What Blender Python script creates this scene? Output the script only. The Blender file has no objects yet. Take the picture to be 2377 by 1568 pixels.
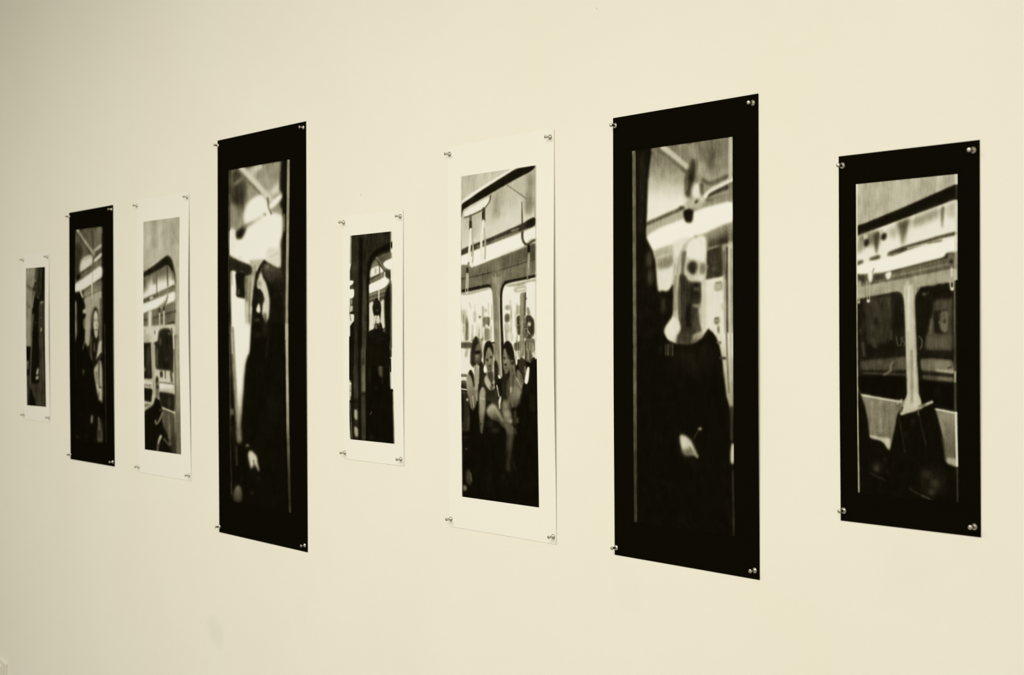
import bpy, bmesh, math
import numpy as np
from mathutils import Matrix, Vector

scene = bpy.context.scene
COL = scene.collection

# ---------------------------------------------------------------- camera: 50 mm, 1.7 m in front of the gallery wall (the plane y = 0)
W, H = 2377, 1568
DIST, EYE = 1.70, 1.45
PAN, TILT, ROLL = math.radians(39.5073), math.radians(-.2951), math.radians(-.2450)
FPX = 50 / 36 * W
fw = Vector((-math.cos(PAN) * math.cos(TILT), math.sin(PAN) * math.cos(TILT), math.sin(TILT)))
r0 = fw.cross(Vector((0, 0, 1))).normalized(); u0 = r0.cross(fw)
rt = r0 * math.cos(ROLL) + u0 * math.sin(ROLL); up = u0 * math.cos(ROLL) - r0 * math.sin(ROLL)
EYEPOS = Vector((0, -DIST, EYE))
cam = bpy.data.objects.new('camera', bpy.data.cameras.new('camera')); COL.objects.link(cam)
cam.data.lens = 50; cam.data.sensor_width = 36; cam.data.sensor_fit = 'HORIZONTAL'; cam.data.clip_start = .02
cam.matrix_world = Matrix(((rt.x, up.x, -fw.x, EYEPOS.x), (rt.y, up.y, -fw.y, EYEPOS.y), (rt.z, up.z, -fw.z, EYEPOS.z), (0, 0, 0, 1)))
cam.data.dof.use_dof = True; cam.data.dof.focus_distance = 2.62; cam.data.dof.aperture_fstop = 8.0
scene.camera = cam

# ---------------------------------------------------------------- light: an added long warm overhead fill and two ceiling spots aimed at the prints
scene.view_settings.view_transform = 'Standard'; scene.view_settings.look = 'None'
scene.view_settings.exposure = 0.0; scene.view_settings.gamma = 1.0; scene.view_settings.use_curve_mapping = False
world = bpy.data.worlds.new('world'); scene.world = world; world.use_nodes = True
world.node_tree.nodes['Background'].inputs[0].default_value = (1, .93, .78, 1)
world.node_tree.nodes['Background'].inputs[1].default_value = .1
WARM = (.985, .965, .85)

def lamp(name, kind, loc, aim, power, **kw):
    d = bpy.data.lights.new(name, kind); d.energy = power; d.color = WARM
    for k, v in kw.items():
        setattr(d, k, v)
    o = bpy.data.objects.new(name, d); COL.objects.link(o); o.location = loc
    o.rotation_euler = (Vector(aim) - Vector(loc)).to_track_quat('-Z', 'Y').to_euler()
    return o

lamp('overhead_fill', 'AREA', (-2.1, -3.0, 3.12), (-2.1, -3.0, 0), 219, shape='RECTANGLE', size=6.0, size_y=2.0)  # no known fixture: area lamp added as soft fill for the wall
lamp('ceiling_spot', 'SPOT', (-.5, -1.9, 3.05), (-.9, 0, 1.3), 24, spot_size=math.radians(120), spot_blend=1.0, shadow_soft_size=.06)
lamp('ceiling_spot', 'SPOT', (-2.7, -1.9, 3.05), (-2.4, 0, 1.3), 16, spot_size=math.radians(120), spot_blend=1.0, shadow_soft_size=.06)

# ---------------------------------------------------------------- painter
def lin(c):
    c = np.asarray(c, float) / 255.0
    return np.where(c <= .04045, c / 12.92, ((c + .055) / 1.055) ** 2.4)

def enc(c):
    c = np.clip(c, 0, 1)
    return np.where(c <= .0031308, c * 12.92, 1.055 * c ** (1 / 2.4) - .055)

PAPER_SEEN = (240, 233, 211)
PAPER_ALBEDO = .80
TONE_G = [0, .05, .12, .2, .42, .6, .8, 1]
TONE = ([9, 15, 28, 50, 106, 149, 196, 240], [7, 12, 24, 45, 98, 141, 188, 233], [1, 4, 13, 30, 74, 112, 158, 211])

def toned(g):
    """warm tone of the print: grey 0..1 -> linear reflectance"""
    return np.stack([lin(np.interp(g, TONE_G, t)) / lin(p) * PAPER_ALBEDO for t, p in zip(TONE, PAPER_SEEN)], -1)

def blurred(a, s):
    if s < .35:
        return a
    r = int(math.ceil(s * 2.6))
    k = np.exp(-.5 * (np.arange(-r, r + 1) / s) ** 2); k /= k.sum()
    n0, n1 = a.shape
    p = np.pad(a, ((r, r), (0, 0)), mode='edge')
    o = sum(k[i] * p[i:i + n0] for i in range(2 * r + 1))
    p = np.pad(o, ((0, 0), (r, r)), mode='edge')
    return sum(k[i] * p[:, i:i + n1] for i in range(2 * r + 1))

def rounded(p, n, cut):
    p = np.asarray(p, float)
    for k in range(n):                             # corner cutting, never more than a short way along an edge
        d = np.roll(p, -1, 0) - p
        ln = np.maximum(np.hypot(d[:, 0], d[:, 1]), 1e-6)[:, None]
        c = np.minimum(.25 * ln, cut / (k + 1)) / ln
        p = np.stack([p + d * c, p + d * (1 - c)], 1).reshape(-1, 2)
    return p

class Canvas:
    K = 2.0
    def __init__(s, quad, base, seed):
        q = np.asarray(quad, float)
        s.x0, s.y0 = q.min(0) - 4
        x1, y1 = q.max(0) + 4
        s.w, s.h = int((x1 - s.x0) * s.K), int((y1 - s.y0) * s.K)
        s.a = np.full((s.h, s.w), float(base))
        s.rng = np.random.RandomState(seed)
        s.view(0, 0, 1)
    def view(s, ox, oy, sc):                       # coordinates measured in an enlargement of the print
        s.o = np.array([ox, oy], float); s.sc = float(sc)
    def T(s, p):
        return (np.asarray(p, float) / s.sc + s.o - (s.x0, s.y0)) * s.K
    def L(s, v):
        return v / s.sc * s.K
    def box(s, p, pad):
        lo = np.floor(p.min(0) - pad).astype(int); hi = np.ceil(p.max(0) + pad).astype(int)
        xa, ya = max(lo[0], 0), max(lo[1], 0); xb, yb = min(hi[0], s.w), min(hi[1], s.h)
        return xa, ya, xb, yb
    def put(s, m, b, val, op):
        xa, ya, xb, yb = b
        t = s.a[ya:yb, xa:xb]
        t += (val - t) * m * op
    def poly(s, pts, val, blur=3, op=1, r=1, to=None, g=None):
        """filled shape; with to and g=(p, q) the tone runs from val at p to `to` at q"""
        bl = s.L(blur); p = rounded(s.T(pts), r * 2, s.L(18)); pad = bl * 2.6 + 1
        lo = np.floor(p.min(0) - pad).astype(int); hi = np.ceil(p.max(0) + pad).astype(int)
        lo = np.maximum(lo, -40); hi = np.minimum(hi, (s.w + 40, s.h + 40))
        W, H = hi - lo
        if W <= 0 or H <= 0: return
        X = np.arange(W) + lo[0] + .5; Y = np.arange(H) + lo[1] + .5
        m = np.zeros((H, W))
        for k in (-.25, .25):                      # two sub-scanlines with exact spans
            for i, y in enumerate(Y + k):
                xs = []
                for (xa, ya), (xb, yb) in zip(p, np.roll(p, -1, 0)):
                    if (ya <= y) != (yb <= y):
                        xs.append(xa + (y - ya) / (yb - ya) * (xb - xa))
                xs.sort()
                for a_, b_ in zip(xs[::2], xs[1::2]):
                    m[i] += .5 * (np.clip(X + .5 - a_, 0, 1) - np.clip(X + .5 - b_, 0, 1))
        m = blurred(m, bl)
        xa, ya = max(lo[0], 0), max(lo[1], 0); xb, yb = min(hi[0], s.w), min(hi[1], s.h)
        if xb <= xa or yb <= ya: return
        m = m[ya - lo[1]:yb - lo[1], xa - lo[0]:xb - lo[0]]
        v = val
        if g is not None:
            A, B = s.T(g)
            d = B - A
            xx, yy = np.meshgrid(np.arange(xa, xb), np.arange(ya, yb))
            t = np.clip(((xx - A[0]) * d[0] + (yy - A[1]) * d[1]) / (d @ d), 0, 1)
            t = t * t * (3 - 2 * t)
            v = val + (to - val) * t
        s.put(m, (xa, ya, xb, yb), v, op)
    def line(s, pts, w, val, blur=2, op=1, w2=None):
        p = s.T(pts); wa = s.L(w) / 2; wb = wa if w2 is None else s.L(w2) / 2; bl = max(s.L(max(blur, .28 * w)), .6)
        if len(p) > 2 and len(p) < 8:              # bends, not corners
            for _ in range(2):
                a_, b_ = p[:-1] * .75 + p[1:] * .25, p[:-1] * .25 + p[1:] * .75
                p = np.concatenate([p[:1], np.stack([a_, b_], 1).reshape(-1, 2)[1:-1], p[-1:]])
        b = s.box(p, max(wa, wb) + bl * 2)
        xa, ya, xb, yb = b
        if xb <= xa or yb <= ya: return
        xx, yy = np.meshgrid(np.arange(xa, xb) + .5, np.arange(ya, yb) + .5)
        best = np.full(xx.shape, -1e9); n = len(p) - 1
        fade = min(1.1 * (wa + wb), .3 * float(np.hypot(*(p[-1] - p[0])))) + bl if blur >= 6 else 0
        for i in range(n):
            d = p[i + 1] - p[i]; L2 = max(d @ d, 1e-9)
            t = np.clip(((xx - p[i][0]) * d[0] + (yy - p[i][1]) * d[1]) / L2, 0, 1)
            e = np.hypot(xx - p[i][0] - t * d[0], yy - p[i][1] - t * d[1])
            best = np.maximum(best, wa + (wb - wa) * (i + t) / n - e)
        t = np.clip(best / (2 * bl) + .5, 0, 1)
        t = t * t * (3 - 2 * t)
        for e, k in ((0, 1), (-1, -2)) if fade > 0 else ():      # soft ends for the out-of-focus marks
            d = p[k] - p[e]; d = d / max(np.hypot(*d), 1e-6)
            f = np.clip(((xx - p[e][0]) * d[0] + (yy - p[e][1]) * d[1] + bl) / fade, 0, 1)
            t = t * f * f * (3 - 2 * f) if n == 1 else t
        s.put(t, b, val, op)
    def dot(s, c, rx, ry, val, blur=3, op=1):
        a = np.linspace(0, 2 * math.pi, 20, endpoint=False)
        s.poly(np.stack([c[0] + rx * np.cos(a), c[1] + ry * np.sin(a)], 1), val, blur, op, 0)
    def streaks(s, pts, n, amp, wmin, wmax, blur=3):
        """upright smears of the panning shot"""
        p = np.asarray(pts, float); lo, hi = p.min(0), p.max(0)
        for _ in range(n):
            x = s.rng.uniform(lo[0], hi[0]); y = s.rng.uniform(lo[1], hi[1]); h = s.rng.uniform(.2, .6) * (hi[1] - lo[1])
            w = s.rng.uniform(wmin, wmax)
            s.line([(x, y), (x, min(y + h, hi[1]))], w, float(s.rng.rand() > .5), blur, amp)
    def soften(s, px, halo=.10):
        """out-of-focus and panning smear of the exposure itself, longer upright than across, with some halation"""
        a = s.a
        r = lambda k: np.exp(-.5 * (np.arange(-int(3 * k) - 1, int(3 * k) + 2) / k) ** 2)
        def axis(a, k, ax):
            w = r(k); w /= w.sum(); m = len(w) // 2
            p = np.pad(a, ((m, m), (0, 0)) if ax == 0 else ((0, 0), (m, m)), mode='edge'); n = a.shape[ax]
            return sum(w[i] * (p[i:i + n] if ax == 0 else p[:, i:i + n]) for i in range(len(w)))
        soft = axis(axis(a, px * s.K * 1.7, 0), px * s.K, 1)
        glow = axis(axis(soft, 7 * s.K, 0), 5 * s.K, 1)
        s.a = soft + halo * np.maximum(glow - soft, 0)
    def texture(s, quad, tw, th):
        """straighten the print: sample the canvas through the outline's homography"""
        src = np.array([(0, 0), (1, 0), (1, 1), (0, 1)], float); q = (np.asarray(quad, float) - (s.x0, s.y0)) * s.K
        A = []; B = []
        for (u, v), (x, y) in zip(src, q):
            A += [[u, v, 1, 0, 0, 0, -u * x, -v * x], [0, 0, 0, u, v, 1, -u * y, -v * y]]; B += [x, y]
        hm = np.append(np.linalg.solve(np.array(A), np.array(B)), 1).reshape(3, 3)
        u, v = np.meshgrid((np.arange(tw) + .5) / tw, (np.arange(th) + .5) / th)
        P = np.stack([u, v, np.ones_like(u)], -1) @ hm.T
        x = np.clip(P[..., 0] / P[..., 2] - .5, 0, s.w - 1.001); y = np.clip(P[..., 1] / P[..., 2] - .5, 0, s.h - 1.001)
        xi, yi = x.astype(int), y.astype(int); fx, fy = x - xi, y - yi
        a = s.a
        g = (a[yi, xi] * (1 - fx) + a[yi, xi + 1] * fx) * (1 - fy) + (a[yi + 1, xi] * (1 - fx) + a[yi + 1, xi + 1] * fx) * fy
        # fine upright grain of the print, strongest in the middle tones
        n1 = blurred(s.rng.normal(0, 1, (th // 14 + 2, tw)), 1.0); n1 = np.repeat(n1, 14, 0)[:th]
        n1 = blurred(n1, 3.0); n1 /= n1.std()
        n2 = blurred(s.rng.normal(0, 1, (th, tw)), 2.2); n2 /= n2.std()
        n3 = blurred(s.rng.normal(0, 1, (th // 5 + 2, tw // 5 + 2)), 2.0); n3 /= n3.std()
        n3 = np.repeat(np.repeat(n3, 5, 0), 5, 1)[:th, :tw]; n3 = blurred(n3, 4.0)
        g = blurred(g, .8)
        m = 4 * g * (1 - g)
        g = np.clip(g + m * (.016 * n1 + .010 * n2 + .022 * n3), 0, 1)
        return enc(toned(g))

# ---------------------------------------------------------------- the eight photographs on the sheets
def paint_narrow_door(c):                          # first sheet from the left
    c.view(30, 570, 6.818)
    c.poly([(190, 340), (380, 330), (350, 560), (320, 760), (290, 1600), (180, 1600)], .58, 4, r=0)
    c.poly([(212, 360), (365, 350), (355, 480), (212, 560)], .62, 20)
    c.line([(200, 610), (330, 720)], 46, .42, 14)
    c.dot((270, 975), 26, 30, .42, 14); c.dot((250, 940), 30, 20, .5, 14)
    c.poly([(368, 350), (530, 330), (510, 1600), (305, 1600), (335, 800), (345, 600)], .2, 5, r=0)
    c.poly([(370, 350), (400, 350), (390, 560), (355, 560)], .36, 12)
    c.line([(425, 350), (420, 760)], 26, .12, 10); c.line([(450, 380), (440, 800)], 14, .27, 8)
    c.poly([(465, 345), (520, 335), (500, 885), (430, 890), (455, 600)], .1, 12)
    c.poly([(335, 840), (425, 790), (432, 900), (420, 1600), (300, 1600), (322, 1200)], .07, 10)
    c.line([(342, 740), (312, 1000)], 14, .72, 8); c.line([(330, 1080), (295, 1600)], 26, .42, 12)
    c.line([(320, 700), (350, 610), (420, 600)], 20, .2, 10); c.line([(330, 660), (400, 640)], 16, .3, 8)
    c.dot((360, 560), 12, 16, .72, 6); c.dot((347, 742), 12, 24, .55, 8)
    c.poly([(425, 930), (505, 915), (505, 1600), (412, 1600)], .26, 8)
    c.line([(436, 912), (500, 893)], 26, .6, 8); c.line([(480, 940), (478, 1600)], 14, .17, 8)
    c.dot((405, 825), 13, 14, .55, 6); c.dot((375, 1220), 16, 14, .24, 8); c.dot((460, 1145), 14, 12, .55, 7)
    c.line([(466, 1300), (454, 1370)], 20, .75, 7)
    c.view(30, 780, 7.127)
    c.line([(325, 0), (300, 560), (285, 1150)], 22, .46, 10)
    c.poly([(218, 410), (270, 400), (266, 570), (218, 540)], .42, 8); c.line([(225, 450), (270, 440)], 10, .55, 5)
    c.poly([(222, 650), (268, 660), (262, 1170), (235, 1170)], .34, 8)
    c.poly([(296, 780), (560, 780), (580, 1220), (270, 1220)], .22, 6)
    c.poly([(440, 0), (530, 0), (562, 1190), (440, 1180)], .25, 6)
    c.line([(500, 0), (520, 760)], 18, .33, 10); c.line([(470, 0), (490, 1100)], 18, .2, 8); c.line([(516, 0), (552, 1180)], 14, .1, 8)
    c.poly([(335, -80), (440, -80), (442, 785), (320, 795), (305, 640)], .07, 8)
    c.poly([(390, 620), (415, 535), (436, 535), (430, 640), (400, 650)], .74, 6)
    c.poly([(380, 690), (435, 650), (430, 720), (385, 722)], .8, 6)
    c.poly([(290, 820), (370, 1050), (385, 1180), (272, 1170)], .06, 8)
    c.line([(310, 830), (370, 1040)], 22, .26, 8); c.line([(420, 820), (425, 1160)], 30, .27, 10)
    c.soften(.8)

def paint_hooded_pair(c):                          # second
    c.view(130, 450, 4.612)
    c.poly([(215, 386), (494, 350), (496, 900), (200, 960), (204, 480)], .36, 5, r=0)
    c.poly([(300, 372), (492, 350), (492, 540), (400, 600)], .42, 12)
    c.poly([(200, 560), (270, 500), (285, 640), (255, 860), (200, 920)], .2, 18)
    c.line([(395, 380), (405, 640)], 30, .3, 14); c.poly([(440, 360), (494, 352), (490, 440)], .52, 12)
    c.line([(232, 390), (292, 495), (418, 668)], 40, .24, 8)
    c.line([(238, 392), (300, 488), (420, 655)], 28, .64, 6); c.dot((240, 395), 14, 14, .8, 8)
    c.poly([(402, 605), (494, 528), (496, 565), (412, 622)], .86, 8)
    c.line([(414, 668), (496, 600)], 26, .28, 9)
    c.poly([(256, 770), (286, 690), (380, 640), (402, 690), (398, 750), (262, 850)], .9, 9)
    c.line([(290, 715), (390, 660)], 10, .72, 6)
    c.poly([(408, 705), (496, 622), (498, 662), (416, 738)], .93, 6)
    c.line([(402, 690), (404, 760)], 12, .3, 5)
    c.line([(255, 865), (398, 768)], 30, .3, 7); c.line([(280, 872), (390, 795)], 8, .62, 5)
    c.poly([(410, 745), (498, 690), (498, 770), (412, 800)], .48, 8)
    c.poly([(220, 868), (268, 848), (262, 905), (228, 940)], .07, 7)
    c.poly([(198, 965), (290, 905), (400, 822), (478, 765), (504, 785), (504, 885), (420, 945), (290, 1032), (198, 1052)], .96, 7)
    c.line([(400, 800), (385, 1568)], 5, .55, 4, .7)
    c.poly([(295, 1036), (420, 952), (500, 905), (500, 1030), (310, 1120)], .42, 8, to=.62, g=((380, 960), (400, 1080)))
    c.poly([(300, 1112), (500, 1022), (500, 1600), (315, 1600)], .68, 8)
    c.line([(300, 1110), (500, 1015)], 10, .4, 6)
    c.line([(265, 1030), (292, 1100)], 18, .88, 5); c.line([(392, 950), (395, 1112)], 18, .86, 5, w2=8)
    c.line([(384, 1120), (380, 1600)], 5, .5, 3)
    c.poly([(205, 1110), (232, 1110), (246, 1500), (205, 1600)], .62, 6)
    c.poly([(198, 1070), (255, 1082), (300, 1130), (322, 1190), (318, 1235), (288, 1262), (284, 1290), (328, 1288), (322, 1325), (288, 1350),
            (300, 1420), (322, 1460), (320, 1600), (240, 1600), (226, 1340), (228, 1150), (198, 1130)], .06, 6)
    c.poly([(285, 1262), (318, 1214), (326, 1262), (310, 1272)], .82, 6); c.line([(300, 1290), (328, 1290)], 26, .1, 6)
    c.poly([(296, 1342), (322, 1330), (318, 1440), (306, 1440)], .42, 7)
    c.poly([(428, 1198), (458, 1225), (470, 1330), (474, 1600), (384, 1600), (388, 1330), (404, 1230)], .12, 8)
    c.poly([(432, 1236), (456, 1270), (464, 1400), (452, 1520), (432, 1546), (414, 1500), (408, 1370), (416, 1270)], .86, 6)
    c.dot((424, 1352), 10, 9, .25, 6); c.dot((452, 1352), 9, 8, .3, 6); c.line([(414, 1330), (460, 1330)], 8, .6, 6)
    c.line([(440, 1380), (446, 1420)], 12, .6, 6); c.dot((442, 1450), 14, 8, .32, 5)
    c.poly([(478, 1110), (502, 1110), (502, 1600), (484, 1600)], .3, 9)
    c.view(130, 770, 4.612)
    c.poly([(314, -20), (388, -20), (380, 110), (345, 170), (318, 110)], .66, 6)
    c.poly([(384, -40), (412, -40), (440, 70), (474, 40), (470, 150), (440, 260), (418, 400), (375, 270), (366, 140)], .11, 8)
    c.poly([(415, -20), (452, -20), (450, 50), (436, 72)], .8, 6); c.line([(420, 110), (420, 210)], 12, .4, 6)
    c.poly([(468, 105), (502, 80), (502, 250), (430, 335), (452, 220)], .8, 7)
    c.line([(390, 60), (378, 180), (392, 290)], 22, .3, 10)
    c.line([(426, 330), (498, 228)], 20, .1, 5)
    c.poly([(408, 395), (490, 285), (506, 420), (506, 640), (500, 775), (486, 720), (458, 748), (438, 600), (420, 480)], .74, 7)
    c.line([(472, 310), (468, 470), (474, 590)], 16, .35, 8); c.line([(470, 590), (500, 596)], 10, .12, 4)
    c.line([(442, 420), (450, 560)], 16, .5, 10); c.line([(470, 640), (462, 740)], 12, .4, 7)
    c.poly([(240, -40), (322, -40), (312, 60), (298, 190), (320, 100), (400, 350), (440, 620), (470, 760), (505, 800), (505, 900), (300, 1230), (196, 1230), (205, 200)], .055, 6)
    c.line([(316, 90), (296, 190)], 12, .45, 6); c.line([(322, 120), (392, 290)], 6, .28, 4)
    c.dot((302, 418), 10, 22, .34, 7); c.dot((300, 455), 12, 16, .16, 7)
    c.poly([(386, 880), (400, 900), (400, 950), (386, 1000), (378, 940)], .58, 6)
    c.poly([(458, 900), (502, 980), (508, 1190), (440, 1184), (448, 1050)], .27, 7); c.line([(462, 910), (468, 1050)], 14, .4, 8)
    c.line([(470, 1060), (480, 1150)], 10, .1, 6); c.dot((236, 1130), 18, 20, .14, 7); c.dot((340, 1110), 22, 26, .08, 9)
    c.line([(210, 0), (215, 560)], 8, .16, 4)
    c.soften(.9)
    c.line([(534, -90), (536, 0), (546, 1190)], 11, .19, 4)

def paint_window_reader(c):                        # third
    c.view(290, 430, 4.239)
    c.poly([(170, 330), (560, 280), (570, 1600), (170, 1600)], .73, 1, r=0, to=.78, g=((360, 350), (360, 760)))
    for x, w, v in ((235, 40, .82), (290, 50, .66), (345, 34, .84), (400, 40, .74), (430, 10, .8), (480, 60, .7)):
        c.line([(x, 320), (x + 4, 640)], w, v, 16, .75)
    c.poly([(150, 880), (270, 800), (330, 752), (410, 690), (445, 690), (475, 740), (500, 820), (515, 930), (505, 1600), (150, 1600)], .55, 8, r=1)
    c.line([(185, 862), (290, 778), (405, 694)], 10, .93, 5)
    c.poly([(150, 880), (270, 808), (340, 754), (412, 694), (446, 700), (472, 745), (496, 830), (512, 960), (500, 990), (484, 870), (430, 782), (330, 845), (150, 938)], .11, 7)
    c.poly([(150, 930), (322, 852), (424, 786), (478, 850), (504, 960), (502, 985), (430, 1012), (150, 1135)], .45, 8, to=.97, g=((340, 860), (370, 980)))
    c.poly([(150, 930), (240, 900), (230, 1020), (150, 1090)], .4, 18); c.line([(300, 880), (302, 980)], 36, .5, 18)
    c.line([(322, 860), (322, 1065)], 8, .32, 5); c.line([(424, 800), (432, 1005)], 16, .22, 8, w2=8)
    c.line([(470, 850), (484, 940)], 18, .55, 10)
    c.poly([(150, 1140), (320, 1070), (440, 1010), (502, 975), (502, 1022), (420, 1052), (320, 1100), (150, 1182)], .3, 6)
    c.line([(250, 1120), (290, 1100)], 22, .85, 6); c.line([(330, 1080), (500, 1004)], 10, .6, 6)
    c.poly([(150, 1185), (320, 1118), (424, 1076), (506, 1038), (506, 1140), (420, 1174), (330, 1205), (150, 1275)], 1, 5)
    c.poly([(150, 1280), (330, 1215), (506, 1145), (506, 1345), (150, 1392)], .42, 5)
    c.line([(150, 1342), (340, 1290), (506, 1240)], 18, .25, 9); c.poly([(420, 1180), (506, 1150), (506, 1230), (430, 1250)], .5, 12)
    c.poly([(328, 1196), (400, 1150), (430, 1080), (434, 1090), (418, 1170), (392, 1208), (350, 1218)], .6, 6); c.line([(432, 1080), (420, 1150), (392, 1200)], 8, .35, 4)
    c.poly([(238, 1240), (274, 1225), (270, 1600), (236, 1600)], .93, 8)
    c.poly([(360, 1382), (440, 1355), (506, 1335), (506, 1358), (420, 1385), (365, 1395)], .1, 5)
    c.poly([(150, 1395), (300, 1385), (506, 1362), (506, 1600), (150, 1600)], .88, 6)
    c.line([(200, 1400), (200, 1540)], 30, .75, 10); c.line([(322, 1420), (318, 1560)], 30, .97, 8)
    c.line([(348, 1212), (350, 1258)], 13, .16, 4); c.line([(392, 1200), (393, 1240)], 13, .18, 4)
    c.line([(350, 1260), (352, 1390)], 14, .8, 4); c.line([(393, 1240), (393, 1400)], 15, .85, 4)
    c.poly([(340, 1425), (400, 1404), (450, 1410), (472, 1450), (486, 1600), (330, 1600)], .15, 8)
    c.line([(470, 1400), (490, 1600)], 14, .35, 7); c.dot((444, 1465), 8, 14, .7, 5); c.line([(305, 1430), (300, 1560)], 10, .35, 6)
    c.line([(195, 1562), (330, 1556)], 24, .1, 5)
    c.view(290, 780, 4.48)
    c.poly([(150, 76), (285, 68), (300, 450), (150, 440)], .13, 5); c.line([(255, 100), (255, 420)], 40, .22, 12); c.dot((210, 350), 10, 26, .6, 8)
    c.poly([(150, -20), (352, -20), (350, 66), (150, 72)], .9, 6, to=.75, g=((320, 0), (210, 20)))
    c.poly([(318, 62), (352, 60), (362, -20), (495, -20), (520, 110), (512, 400), (326, 345)], .14, 7)
    c.dot((375, 60), 16, 44, .34, 10); c.line([(345, 120), (340, 330)], 24, .3, 10); c.dot((438, 250), 14, 30, .22, 9)
    c.poly([(328, 350), (490, 362), (482, 400), (512, 440), (512, 495), (360, 482), (340, 430)], .85, 8)
    c.line([(385, 360), (390, 440)], 30, .22, 7); c.line([(428, 365), (430, 440)], 12, .35, 5); c.line([(484, 370), (500, 490)], 24, .3, 8)
    c.line([(365, 482), (520, 500)], 8, .25, 3)
    c.poly([(150, 458), (292, 478), (296, 545), (150, 525)], .9, 5); c.line([(150, 505), (292, 520)], 26, .6, 8)
    c.poly([(356, 492), (518, 510), (500, 596), (356, 572)], .96, 6, to=.78, g=((430, 520), (430, 580)))
    c.poly([(150, 530), (300, 552), (292, 695), (150, 662)], .1, 5); c.poly([(356, 578), (532, 604), (526, 800), (384, 742)], .13, 6)
    c.dot((470, 690), 24, 50, .22, 14)
    c.line([(214, 688), (300, 712)], 12, .82, 4); c.line([(205, 765), (272, 730)], 28, .82, 5); c.poly([(208, 700), (290, 712), (270, 730), (208, 750)], .5, 5)
    c.poly([(278, 60), (316, 60), (322, 560), (316, 660), (298, 715), (280, 690), (296, 560)], .82, 5); c.line([(300, 80), (306, 600)], 8, .6, 4)
    c.poly([(388, 752), (522, 798), (560, 1300), (430, 1290), (400, 900)], .32, 6, to=.2, g=((450, 900), (480, 1180)))
    c.line([(462, 810), (470, 1080)], 26, .42, 12); c.line([(388, 744), (516, 796)], 12, .96, 4)
    c.poly([(328, 440), (344, 410), (358, 450), (352, 500), (326, 500)], .1, 5); c.poly([(326, 480), (360, 480), (358, 650), (326, 640)], .42, 7)
    c.dot((348, 530), 12, 16, .12, 6); c.line([(350, 560), (352, 630)], 10, .6, 6)
    c.poly([(326, 630), (350, 660), (372, 660), (402, 790), (392, 860), (412, 960), (440, 1010), (500, 1290), (150, 1250), (205, 780), (262, 745), (300, 720)], .07, 6)
    c.line([(398, 800), (372, 866), (332, 930), (322, 880)], 22, .5, 7, w2=14); c.dot((376, 772), 10, 10, .4, 5)
    c.line([(378, 1045), (352, 1105), (342, 1210)], 26, .74, 6, .95, w2=14); c.line([(352, 1120), (340, 1210)], 14, .3, 6)
    c.line([(404, 1060), (470, 1150)], 18, .3, 7); c.dot((476, 1120), 14, 18, .42, 8)
    c.poly([(518, -20), (575, -20), (605, 1300), (548, 1300), (530, 500)], .66, 5, to=.42, g=((550, 300), (560, 1150)))
    c.line([(530, 0), (534, 560), (545, 1240)], 10, .35, 6); c.line([(516, -20), (520, 130)], 12, .95, 5)
    c.soften(.8)

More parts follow.
